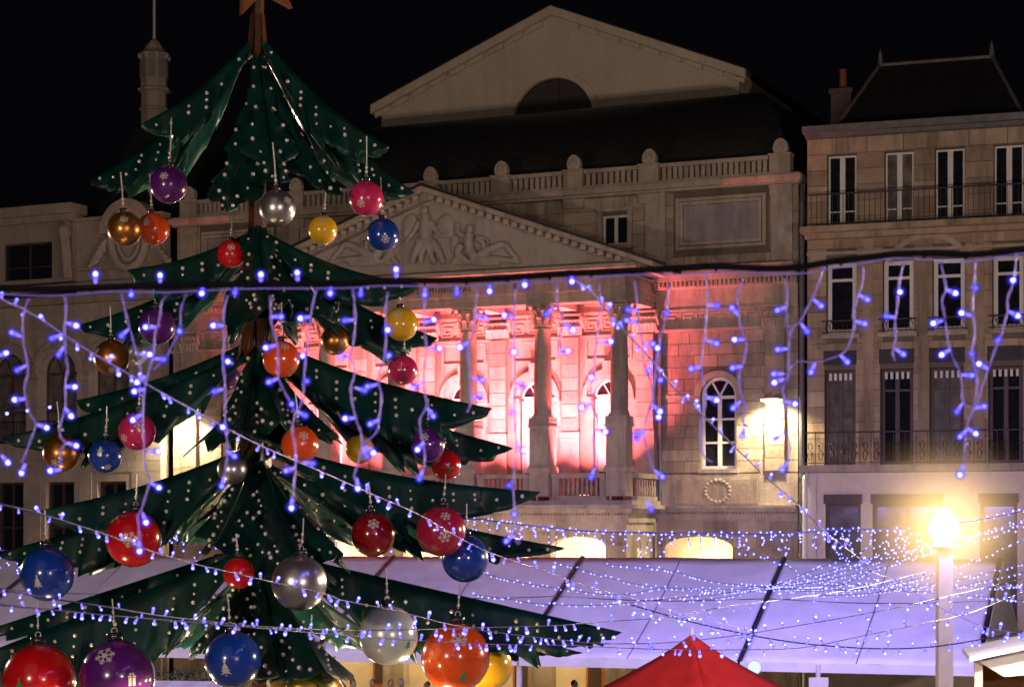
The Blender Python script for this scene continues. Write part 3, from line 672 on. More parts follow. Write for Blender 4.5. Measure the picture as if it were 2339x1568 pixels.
# ================================================================= house on the left
LA = rad(26); LX, LY = TX-14.9*math.cos(TA), TY+14.9*math.sin(TA)
def LL(px, py, off=0): return TL(px, py, off, LX, LY, LA)
Lh = frame_root('arcaded_house', 'dark stone house with round-arched windows at the left edge of the square', 'house', LX, LY, LA)
xr = 0.0; xs1 = LL(168,600)[0]; xl = xs1-6.5
aw_, top_, spr_ = .98, LL(137,786)[1], LL(137,850)[1]
acx = [LL(x,850)[0] for x in (-42,45*0+25-25+0,137,250)]; acx = [LL(137,850)[0]+k*(LL(255,850)[0]-LL(137,850)[0]) for k in (-2,-1,0,1)]
zb_ = LL(137,1010)[1]
lops = [(c-.95,c+.95,zb_,spr_+.95,.95) for c in acx]+[(c-.8,c+.8,4.0,9.2,0) for c in acx]
zc = LL(80,690)[1]
lw_ = obj('facade_wall', MB().wall(xl,xr,0,zc-.2,0,.6,lops), M['left'], Lh)
ashlar(lw_, xs1-3, xr, 3, zc-.25, 0, M['left'], [(o[0]-.3,o[1]+.3,o[2],o[3]+.3) for o in lops], .5, 1.1, 61, limit=220)
for c in acx:
    A = [math.pi*i/18 for i in range(19)]
    obj('window_arch', MB().prism([(c+1.45*math.cos(a),spr_+1.45*math.sin(a)) for a in A]+[(c+1.2*math.cos(a),spr_+1.2*math.sin(a)) for a in A[::-1]], -.2, .01)
        .prism([(c+1.19*math.cos(a),spr_+1.19*math.sin(a)) for a in A]+[(c+.96*math.cos(a),spr_+.96*math.sin(a)) for a in A[::-1]], -.1, .01), M['left'], Lh)
    obj('keystone', MB().prism([(c-.14,spr_+1.1),(c+.14,spr_+1.1),(c+.22,spr_+1.7),(c-.22,spr_+1.7)], -.3, .01), M['left'], Lh)
    window(Lh, c-.94,c+.94,zb_,spr_+.94,.3,M['dark_wood'],M['curtain'],.1,2,(.45,),.94)
    window(Lh, c-.79,c+.79,4.0,9.19,.3,M['dark_wood'],M['glass'],.1,2,(.6,))
    railing(Lh, c-1.0, c+1.0, -.2, zb_+.02, zb_+1.0, .2, 'balconet_railing')
    obj('impost', MB().box(c+.97,c+1.7,-.08,.01,spr_-.35,spr_-.2), M['left'], Lh)
z_band0, z_band1 = LL(80,722)[1], LL(80,660)[1]
obj('floor_band', MB().box(xl,xr,-.35,.6,zc-.19,zc+.12).box(xl,xr,-.2,.6,zc+.121,z_band1-.1).box(xl,xr,-.4,.6,z_band1-.099,z_band1+.1), M['left'], Lh)
obj('dark_sign_panel', MB().box(LL(-60,700)[0],LL(182,700)[0],-.24,-.201,zc+.2,z_band1-.2), M['slate'], Lh)
zt0, zt1 = LL(80,648)[1], LL(80,512)[1]
wa, wb = LL(8,600)[0], LL(122,600)[0]; wz0, wz1 = LL(60,640)[1], LL(60,556)[1]
obj('upper_wall', MB().wall(xl,xs1,zt0,zt1,-.1,.6,[(wa-4.5,wa-.5,wz0,wz1,0),(wa,wb,wz0,wz1,0)]), M['left'], Lh)
window(Lh, wa,wb,wz0,wz1,.2,M['dark_wood'],M['glass'],.08,2,(.35,)); window(Lh, wa-4.5,wa-.5,wz0,wz1,.2,M['dark_wood'],M['glass'],.08,3,(.35,))
obj('upper_cornice', MB().box(xl,xs1+.1,-.35,.6,zt1,zt1+.3).box(xl,xs1+.3,-.6,.6,zt1+.301,zt1+.75), M['left'], Lh)
con = MB().tube([(xs1-.1,-.35,zt1-.2),(xs1-.1,-.6,zt1-.5),(xs1-.1,-.45,zt1-1.3),(xs1-.1,-.3,zt1-2.6)], .26, 8); con.ell((xs1-.1,-.5,zt1-.5),(.3,.4,.35))
obj('scroll_bracket', con, M['left'], Lh, True)
zr1 = LL(250,545)[1]; obj('parapet_wall', MB().box(xs1+.001,xr,.25,.7,z_band1+.1,zr1+.9).box(xs1+.1,xr,.05,.249,z_band1+.7,z_band1+.85).box(xs1+.1,xr,.02,.75,zr1+.9,zr1+1.05), M['left'], Lh)
ox, oz = LL(290,525)
A = [2*math.pi*i/28 for i in range(29)]
ov = MB().tube([(ox+.95*math.cos(a),.1,oz-.35+1.35*math.sin(a)) for a in A], .2, 8); ov.tube([(ox+.6*math.cos(a),.12,oz-.35+.95*math.sin(a)) for a in A], .1, 8)
obj('oval_cartouche', ov, M['relief'], Lh, True)
A = [math.pi*i/16 for i in range(17)]
obj('curved_pediment', MB().prism([(ox+1.45*math.cos(a),oz-.1+1.5*math.sin(a)) for a in A]+[(ox+1.15*math.cos(a),oz-.1+1.2*math.sin(a)) for a in A[::-1]], -.15, .6), M['left'], Lh)
for s in (-1, 1):
    cv = MB()
    for i in range(6): cv.tube([(ox+s*(1.0+.12*i),.15,oz-.2-.2*i),(ox+s*(1.4+.15*i),.05,oz-.5-.2*i),(ox+s*(1.3+.2*i),.15,oz-.9-.12*i)], .12, 6)
    obj('carved_garland', cv, M['relief'], Lh, True)
zr = zt1+.7; tz = LL(225,300)[1]
obj('steep_roof', MB().add([(xs1-.4,1.2,zr1),(xr+.4,1.2,zr1),(xr+.4,9,zr1),(xs1-.4,9,zr1),(xs1+1.0,3.2,zr1+5.6),(xr-.8,3.2,zr1+5.6),(xr-.8,7,zr1+5.6),(xs1+1.0,7,zr1+5.6)],
    [(0,1,5,4),(1,2,6,5),(2,3,7,6),(3,0,4,7),(4,5,6,7)]), M['slate'], Lh)
obj('low_roof', MB().add([(xl,.6,zr),(xs1,.6,zr),(xs1,9,zr+1.6),(xl,9,zr+1.6),(xl,9.01,zr),(xs1,9.01,zr)], [(0,1,2,3),(1,5,2),(0,3,4),(3,2,5,4)]), M['slate'], Lh)
tag(Lh, cat='house')
# --- pale lantern turret rising behind
ty = 104.0; tb = P(352,272,ty)
Tt = thing('bell_turret', 'pale octagonal lantern turret with a thin mast rising above the roofs', 'turret', (tb.x,tb.y,0))
zz = lambda y: P(352,y,ty).z; k = ty/F
prof_sh = [(30*k,0),(30*k,zz(256)),(34*k,zz(254)),(34*k,zz(250)),(30*k,zz(246)),(29*k,zz(214)),(38*k,zz(210)),(38*k,zz(205)),(33*k,zz(202))]
obj('shaft', MB().lathe(prof_sh, 8, rot=rad(22.5)), M['relief'], Tt)
obj('lantern', MB().lathe([(31*k,zz(202)),(31*k,zz(132))], 8, rot=rad(22.5)), M['relief'], Tt)
for i in range(8):
    a = rad(45*i); c = Vector((math.cos(a),math.sin(a),0)); s_ = Vector((-c.y,c.x,0)); r = 29.2*k
    A = [math.pi*j/8 for j in range(9)]
    pts = [c*r+s_*(7.5*k*math.cos(t))+Vector((0,0,zz(146)+7.5*k*math.sin(t))) for t in A]+[c*r-s_*7.5*k+Vector((0,0,zz(180))),c*r+s_*7.5*k+Vector((0,0,zz(180)))]
    p2 = [p+c*.05 for p in pts]; n = len(pts)
    obj('blind_niche', MB().add(pts+p2, [tuple(range(n,2*n))]+[(j,(j+1)%n,(j+1)%n+n,j+n) for j in range(n)]), M['plaque'], Tt)  # darker stone puts the recess shade into the niche colour
    q = c.copy(); q.rotate(Matrix.Rotation(rad(22.5),3,'Z'))
    obj('lantern_bracket', MB().ell(q*33*k+Vector((0,0,zz(131))), (.12,.12,.16), 8, 6), M['gable'], Tt)
obj('cupola', MB().lathe([(37*k,zz(131)),(38*k,zz(126)),(30*k,zz(121)),(22*k,zz(114)),(17*k,zz(104)),(11*k,zz(96)),(6*k,zz(92)),(2*k,zz(88))], 8, rot=rad(22.5)), M['relief'], Tt)
obj('mast', MB().tube([(0,0,zz(92)),(0,0,zz(-40))], .075, 6), M['pole'], Tt)

# ================================================================= long white marquee
MA = rad(19); MQ = thing('marquee', 'long white marquee with dark roof beams, glowing violet in front of the theatre', 'marquee', (0,70,0), -MA)
ZR, ZE, RUN = 6.06, 3.05, 6.8; XR = [16.55-7*i for i in range(7)]
for i, (b, a) in enumerate(zip(XR, XR[1:])):
    nx, ny = 41, 15
    for sgn in (-1, 1):
        vs_ = []; fs = []
        for iy in range(ny):
            v = iy/(ny-1)
            for ix in range(nx):
                u = ix/(nx-1); sag = .13*math.sin(math.pi*u)*math.sin(math.pi*v)+.022*math.sin(u*17+i*2+3*v)*math.sin(math.pi*v)+.03*math.sin(u*9+v*6+i)*u*(1-u)*2+.012*math.sin(u*41+i)*v
                vs_.append((a+.06+(b-a-.12)*u, sgn*RUN*v, ZR-(ZR-ZE)*v-sag))
        for iy in range(ny-1):
            for ix in range(nx-1):
                j = iy*nx+ix; fs.append((j,j+1,j+nx+1,j+nx))
        o = obj('roof_panel', MB().add(vs_, fs), M['tent'], MQ, 'all'); sd = o.modifiers.new('thick', 'SOLIDIFY'); sd.thickness = .012
        if sgn < 0:
            zm = lambda v: ZR-(ZR-ZE)*v
            obj('roof_seam', MB().tube([(a+3.5,-RUN*v,zm(v)-.11*math.sin(math.pi*v)+.02) for v in [j/8 for j in range(9)]], .014, 4)
                .tube([(a+.1+6.8*j/14,-RUN*.42,zm(.42)-.11*math.sin(math.pi*j/14)*math.sin(math.pi*.42)+.03) for j in range(15)], .012, 4), M['wire_dark'], MQ)
    obj('valance', MB().box(a+.04,b-.04,-RUN-.06,-RUN-.03,ZE-.26,ZE+.02), M['tent'], MQ)
for x in XR:
    for sgn in (-1, 1):
        obj('roof_beam', MB().tube([(x,0,ZR+.0),(x,sgn*RUN,ZE+.0)], .085, 6), M['tent_beam'], MQ)
        obj('tent_leg', MB().box(x-.07,x+.07,sgn*(RUN-.1)-.07,sgn*(RUN-.1)+.07,0,ZE-.05), M['pole'], MQ)
obj('gable_panel', MB().add([(16.62,-RUN+.1,ZE-.1),(16.62,RUN-.1,ZE-.1),(16.62,0,ZR-.05),(16.66,-RUN+.1,ZE-.1),(16.66,RUN-.1,ZE-.1),(16.66,0,ZR-.05)], [(0,1,2),(5,4,3),(0,3,4,1),(1,4,5,2),(2,5,3,0)]), M['tent'], MQ)

# ================================================================= red pagoda tent
ap = P(1580,1447,45)
RT = thing('pagoda_tent', 'pointed red pagoda tent top at the bottom edge', 'tent', (ap.x,ap.y,0), rad(-42))
hb = 2.75; zb2 = ap.z-2.0
for k in range(4):
    vs_ = []; fs = []; n = 8; a0, a1 = rad(45+90*k), rad(135+90*k)
    for i in range(n+1):
        t = i/n; r = hb*1.414*(t*.9+.1*t*t); z = ap.z-2.0*(t**.88)
        for j in range(7):
            u = j/6; p = Vector((math.cos(a0),math.sin(a0),0))*(1-u)+Vector((math.cos(a1),math.sin(a1),0))*u; q = p*r; vs_.append((q.x,q.y,z-.03*math.sin(math.pi*u)*t))
    for i in range(n):
        for j in range(6): o_ = i*7+j; fs.append((o_,o_+1,o_+8,o_+7))
    o = obj('roof_side', MB().add(vs_, fs), M['red_tent'], RT, 'all'); o.modifiers.new('thick', 'SOLIDIFY').thickness = .01
for sx in (-1, 1):
    for sy in (-1, 1): obj('tent_leg', MB().box(sx*hb-.05,sx*hb+.05,sy*hb-.05,sy*hb+.05,0,zb2), M['pole'], RT)
obj('valance', MB().box(-hb,hb,-hb-.02,-hb+.01,zb2-.35,zb2).box(-hb,hb,hb-.01,hb+.02,zb2-.35,zb2).box(-hb-.02,-hb+.01,-hb+.011,hb-.011,zb2-.35,zb2).box(hb-.01,hb+.02,-hb+.011,hb-.011,zb2-.35,zb2), M['red_tent'], RT)
obj('finial', MB().lathe([(.04,0),(.06,.05),(.03,.12),(.01,.2)], 8, (0,0,ap.z-.05)), M['pole'], RT)

# ================================================================= market chalet
CHY = 40.0; cc = P(2440,1500,CHY)
CT = thing('market_chalet', 'wooden market chalet with white roof at the bottom right corner', 'chalet', (cc.x,cc.y,0), rad(-10))
wch, ze2, za2 = 1.75, P(2230,1497,CHY).z, P(2440,1445,CHY).z
for i in range(16):
    obj('plank', MB().box(-wch+.12,wch-.12,-.02+.006*(i%2),.05,.1+i*.2,.1+i*.2+.185), M['plank'], CT)
for sx in (-1, 1):
    obj('corner_post', MB().box(sx*wch-.08,sx*wch+.08,-.1,.08,0,ze2), M['pole'], CT)
    vs_ = []; n = 6
    obj('roof_side', MB().prism([(0,za2),(sx*(wch+.2),ze2),(sx*(wch+.2),ze2-.1),(0,za2-.1)], -.55, 2.6), M['tent'], CT)
obj('gable_cloth', MB().prism([(-wch,ze2-.12),(-wch+.5,ze2-.42),(-.6,ze2-.35),(0,ze2-.5),(.6,ze2-.35),(wch-.5,ze2-.42),(wch,ze2-.12),(0,za2-.12)], -.14, -.11), M['tent'], CT)
obj('side_wall', MB().box(-wch+.05,-wch+.1,.051,2.4,0,ze2-.1).box(wch-.1,wch-.05,.051,2.4,0,ze2-.1).box(-wch+.101,wch-.101,2.3,2.35,0,ze2-.1), M['plank'], CT)

# ================================================================= street lamps
def street_lamp(x, y, z, label, w=.26, visible=True):
    o = thing('street_lamp', label, 'street lamp', (x,y,0), group='white street lamps round the square')
    obj('post', MB().prism([(-w/2,0),(w/2,0),(w*.46,z-.25),(-w*.46,z-.25)], -w/2, w/2).box(-w*.8,w*.8,-w*.8,w*.8,0,.5), M['pole'], o)
    obj('collar', MB().lathe([(w*.75,0),(w*.85,.06),(w*.6,.12)], 14, (0,0,z-.36)), M['pole'], o)
    obj('lit_core', MB().ell((0,0,z), .26, 20, 14), M['lamp_glow'], o, 'all'); glw = None if not visible else obj('lamp_halo', MB().ell((0,0,0), 1, 28, 18), M['halo_volume'], o, 'all')
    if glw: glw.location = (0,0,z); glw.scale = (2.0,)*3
    obj('top_cap', MB().lathe([(.12,0),(.10,.04),(.03,.07)], 14, (0,0,z+.26)), M['pole'], o)
    return o
LP = P(2156,1206,34)
ol = street_lamp(LP.x, LP.y, LP.z, 'glaring street lamp on a white square post in front of the marquee'); light('lamp_light', 'POINT', ol, (0,0,LP.z+.9), LAMP_W*.75, (1,.78,.46), .35)
for (x, y, lab, p_) in ((-21,44,'white street lamp on the far left side of the square',1.15), (22,30,'white street lamp on the near right side of the square',1.6), (-13,2,'white street lamp behind the viewer on the left',1.0), (9,-6,'white street lamp behind the viewer on the right',1.0)):
    ol = street_lamp(x, y, 8.5, lab, visible=False); light('lamp_light', 'POINT', ol, (0,0,9.3), LAMP_W*p_, (1,.745,.60), .4)

# ================================================================= tall decorated tree
YT = 26.0; S = F/YT                         # pixels per metre at the tree
base_x = P(588,1210,YT).x
TR = thing('decorated_tree', 'giant artificial tree of dark green vinyl branches studded with bulbs', 'christmas tree', (base_x,YT,0))
def TP(px, py, dy=0):                        # photo pixel at depth offset dy from the trunk -> tree local
    p = P(px, py, YT+dy); return Vector((p.x-base_x, dy, p.z))
tr = MB(); zt_ = lambda y: TP(588,y).z
tr.lathe([(.24,0),(.22,zt_(1568)),(.19,zt_(1200)),(.16,zt_(800)),(.12,zt_(500)),(.10,zt_(340)),(.07,zt_(130)),(.08,zt_(40)),(.09,zt_(-20))], 7)
tr.add([], [])
tk = obj('trunk', tr, M['trunk'], TR)
for i, (y0, y1, r0, r1) in enumerate(((35,112,.075,.115),(690,800,.14,.24),(1290,1420,.16,.26),(960,1010,.15,.22))):
    cl = MB(); n = 7
    for j in range(n):
        a = 2*math.pi*j/n+.3*i; c, s_ = math.cos(a), math.sin(a); b = a+2*math.pi/n*.82
        z0, z1 = zt_(y1)-.06*(j%2), zt_(y0)
        cl.add([(c*r0,s_*r0,z1),(math.cos(b)*r0,math.sin(b)*r0,z1),(math.cos(b)*r1,math.sin(b)*r1,z0),(math.cos((a+b)/2)*r1*1.15,math.sin((a+b)/2)*r1*1.15,z0-.10),(c*r1,s_*r1,z0)], [(0,1,2,3,4)])
    o = obj('trunk_collar', cl, M['trunk'], TR); o.modifiers.new('thick', 'SOLIDIFY').thickness = .02
# star on top (only its lower points are in frame)
stp = []
for i in range(10):
    a = rad(90+36*i+14); r = (.62 if i%2 == 0 else .26); stp.append((r*math.cos(a)-.03, zt_(-58)+r*math.sin(a)))
obj('star', MB().prism(stp, -.12, -.02), M['star'], TR, rot=(0,0,rad(32)))
def branch(ay, tx, ty_, dy, W, seed, ax=588, theta=34, curl=.0, bulbs=True):
    """a folded leaf of vinyl: ridge from the trunk to the tip with a toothed flap on either side"""
    rnd = random.Random(seed); A_ = TP(ax, ay); B = TP(tx, ty_, dy); d = B-A_; L = d.length
    hd = Vector((d.x,d.y,0)); hd = hd.normalized() if hd.length > .05 else Vector((0,-1,0)); sd = Vector((-hd.y,hd.x,0))
    n = max(30, int(L*20)); m = 5; th = rad(theta); W = W/S
    teeth = max(6, int(L*3.6)); ph = rnd.uniform(0,6); amp = [rnd.choice((.05,.12,.25,.42,.62)) for _ in range(23)]
    def prof(t):
        if t < .42: q = t/.42; return .14+.86*q*q*(3-2*q)
        q = (t-.42)/.58; return max(0, 1-q**1.5)**.8
    def surf(t, v, s):
        p = A_+d*t; p.z += (.018+curl)*L*math.sin(math.pi*t)
        tw = t+.035*math.sin(t*11+ph)+.015*math.sin(t*29+2*ph); saw = (tw*teeth+ph)%1.0; am = amp[int(tw*teeth+ph)%len(amp)]
        jag = 1+(am*(saw if saw < .8 else (1-saw)*4))*(1 if t < .97 else 0)
        w = W*prof(t)*(1+(jag-1)*v*v)+.02*(1-t)
        rip = (.07*math.sin(t*L*6+ph)+.035*math.sin(t*L*14+2*ph))*v*min(1,prof(t)+.2)
        sprd = th*(1+.25*math.sin(t*5+ph))
        return p+sd*s*(math.sin(sprd)*w*v+rip+.012)-Vector((0,0,1))*math.cos(sprd)*w*v+hd*(.10*w*v*v+(jag-1)*.3*w*v*v)
    mb = MB(); vs_ = []; fs = []
    for s in (-1, 1):
        o_ = len(vs_)
        for i in range(n+1):
            for j in range(m+1): vs_.append(surf(i/n, j/m, s))
        for i in range(n):
            for j in range(m):
                q = o_+i*(m+1)+j; f_ = (q,q+1,q+m+2,q+m+1); fs.append(f_ if s < 0 else f_[::-1])
    mb.add(vs_, fs)
    o = obj('branch', mb, (M['branch'], M['branch_back']), TR, 'all')
    so = o.modifiers.new('thick', 'SOLIDIFY'); so.thickness = .012; so.material_offset = 1; so.offset = -1
    if bulbs:
        bb = MB(); sp = .29; k = int(L/sp)
        for s in (-1, 1):
            for i in range(1, k+1):
                t = (i+.2*rnd.random())/(k+1); w = W*prof(t); c = min(4, int(w/(.17 if abs(dy) < 1 else .23)))
                if i%3 == 2: c = 1
                for j in range(max(1, c)):
                    v = (.30+.17*j+.02*rnd.random()) if c > 1 else .45+.2*rnd.random()
                    if v > .86: continue
                    p = surf(t, v, s); q = surf(min(1,t+.02), v, s)-p; r_ = surf(t, v+.05, s)-p
                    nn = (q.cross(r_)*(1 if s > 0 else -1)).normalized()
                    if nn.dot(sd*s) < 0: nn = -nn
                    bb.ell(p+nn*.022, .024*rnd.uniform(.75,1.2), 8, 5)
        ob = obj('bulb_row', bb, M['bulb'], o, 'all'); tag(ob, kind='stuff')
    return o
BR = [ # attach y, tip x, tip y, depth, flap width px
 (72,322,283,-.5,125),(85,205,412,.6,150),(72,888,335,-.5,120),(85,946,440,.5,140),(105,640,415,-1.9,78),(180,512,480,-1.5,85),(100,782,445,-1.3,85),
 (520,290,616,-.6,110),(520,958,650,-.6,105),(500,610,700,-2.2,150),(540,760,700,-1.7,110),(545,180,742,.7,120),(545,1000,772,.6,130),(560,660,690,-1.9,100),
 (770,170,915,.8,150),(790,2,1000,-.5,150),(765,1125,932,-.6,165),(800,1172,1022,.5,150),(770,555,985,-2.7,200),(790,640,960,-2.8,170),(780,760,985,-2.3,160),
 (1010,88,1165,-.6,160),(1040,-12,1262,.6,150),(1005,1235,1122,-.6,150),(1050,1292,1250,.6,120),(1010,488,1245,-2.6,150),(1020,690,1290,-3.2,230),(1040,780,1260,-2.6,170),(1030,420,1230,2.2,120),(1030,860,1230,2.2,120),
 (1245,-60,1500,-.8,230),(1235,-40,1440,.9,120),(1250,1420,1442,-.6,185),(1270,1330,1490,.7,110),(1260,460,1490,-2.7,150),(1270,740,1530,-3.6,240),(1275,640,1540,-3.2,200),(1270,380,1470,2.4,130),(1270,900,1480,2.4,130)]
for i, b in enumerate(BR): branch(*b[:4], b[4]*((.82 if abs(b[3]) < 1 else .9) if b[0] < 700 else (.76 if abs(b[3]) < 1 else .68)), seed=100+i, theta=20 if abs(b[3]) < 1 else 36, curl=-.085 if b[0] < 200 else -.07 if b[0] < 600 else -.05 if b[0] < 1100 else -.02)
obj('support_pole', MB().tube([TP(598,980,-.3),TP(596,1290,-.3)], .02, 6).tube([TP(560,1300,-.3),TP(600,1285,-.3)], .012, 5), M['pole'], TR)
# --- ornaments: every ball a thing of its own
BALLM = {}
def ball_mat(col, metal, rough):
    k = (col, metal)
    if k not in BALLM: BALLM[k] = plain('ornament_'+str(len(BALLM)), col, rough, metal, .06, 3, 0, 1.0)
    return BALLM[k]
PUR, COP, ORA, SIL, PNK, YEL, BLU, RED, DRD, CRI, GLD, PAL = (((.10,.012,.17),0,.22), ((.50,.20,.035),.85,.32), ((.75,.085,.008),0,.22), ((.55,.53,.55),.9,.30), ((.62,.025,.14),0,.22),
   ((.80,.45,.015),0,.22), ((.008,.05,.32),0,.22), ((.58,.008,.012),0,.2), ((.24,.004,.008),0,.2), ((.40,.012,.05),0,.2), ((.62,.33,.05),.8,.3), ((.62,.68,.64),.25,.25))
SPH = MB().ell((0,0,0), 1, 40, 28)
RING = MB().tube([(.08*math.cos(t),0,1.25+.08*math.sin(t)) for t in [2*math.pi*i/14 for i in range(15)]], .016, 5).mesh('hanging_ring', (M['cord'],), True)
CAPM = MB().lathe([(.21,.97),(.21,1.17),(.17,1.20)], 18).mesh('cap', (M['cap'],), True)
def motif(kind):
    """flat print outlines in the unit plane, as quads / polygons"""
    q = []
    def bar(x0,y0,x1,y1,w):
        d = Vector((x1-x0,y1-y0)); d.normalize(); n = Vector((-d.y,d.x))*w/2; q.append([(x0+n.x,y0+n.y),(x1+n.x,y1+n.y),(x1-n.x,y1-n.y),(x0-n.x,y0-n.y)])
    def disc(x,y,r): q.append([(x+r*math.cos(2*math.pi*i/14),y+r*math.sin(2*math.pi*i/14)) for i in range(14)])
    if kind == 'flake':
        for i in range(6):
            a = rad(60*i+15); c, s = math.cos(a), math.sin(a); bar(0,0,c,s,.13)
            for f, l in ((.5,.38),(.75,.26)):
                for e in (-1, 1): b = a+e*rad(55); bar(c*f,s*f,c*f+l*math.cos(b),s*f+l*math.sin(b),.11)
            q.append([(.16*math.cos(a),.16*math.sin(a)),(.34*math.cos(a+rad(30)),.34*math.sin(a+rad(30))),(.16*math.cos(a+rad(60)),.16*math.sin(a+rad(60)))])
    elif kind == 'fir':
        for z, w in ((-.8,.75),(-.35,.6),(.1,.42)): q.append([(-w,z),(w,z),(0,z+.75)])
        bar(0,-1,0,-.8,.2); 
        for e in range(5): a = rad(90+72*e); bar(0,.95,.2*math.cos(a),.95+.2*math.sin(a),.08)
    elif kind == 'snowman':
        disc(0,-.42,.5); disc(0,.3,.34); q.append([(-.3,.58),(.3,.58),(.3,.66),(-.3,.66)]); q.append([(-.2,.67),(.2,.67),(.18,1.0),(-.18,1.0)]); bar(.3,.1,.85,.35,.08); bar(-.3,.1,-.85,.35,.08)
    elif kind == 'candle':
        bar(0,-1,0,.55,.3); q.append([(0,.62),(.12,.78),(0,1.1),(-.12,.78)]); bar(-.4,-1,.4,-1,.1)
    elif kind == 'gift':
        q.append([(-.5,-.9),(-.08,-.9),(-.08,.2),(-.5,.2)]); q.append([(.08,-.9),(.5,-.9),(.5,.2),(.08,.2)]); q.append([(-.58,.26),(-.08,.26),(-.08,.5),(-.58,.5)]); q.append([(.08,.26),(.58,.26),(.58,.5),(.08,.5)])
        disc(-.2,.72,.17); disc(.2,.72,.17)
    elif kind == 'holly':
        for a in (20,140,260):
            c, s = math.cos(rad(a)), math.sin(rad(a)); q.append([(.15*c,.15*s),(.55*c-.28*s,.55*s+.28*c),(1.05*c,1.05*s),(.55*c+.28*s,.55*s-.28*c)])
        disc(0,0,.14)
    elif kind == 'bell':
        q.append([(-.6,-.5),(.6,-.5),(.42,-.2),(.36,.35),(.15,.65),(-.15,.65),(-.36,.35),(-.42,-.2)]); disc(0,-.68,.16); disc(0,.8,.14)
    return q
def print_on(parent, kind, u, v, size, mat):
    """wrap the print onto the unit ball around the point that shows at (u, v)"""
    r2 = min(.97, u*u+v*v); c = Vector((u,-math.sqrt(1-r2),v)).normalized(); right = Vector((0,0,1)).cross(c).normalized()*-1
    if right.x < 0: right = -right
    up = c.cross(right); up = up if up.z > 0 else -up
    mb = MB(); i = 0
    for poly in motif(kind):
        i += 1; cx = sum(p[0] for p in poly)/len(poly); cy = sum(p[1] for p in poly)/len(poly)
        vs_ = [((c+right*x*size+up*y*size).normalized()*(1.006+.0006*i)) for x, y in poly+[(cx,cy)]]; n = len(poly)
        mb.add(vs_, [(k, (k+1)%n, n) for k in range(n)])
    return obj('print', mb, mat, parent)
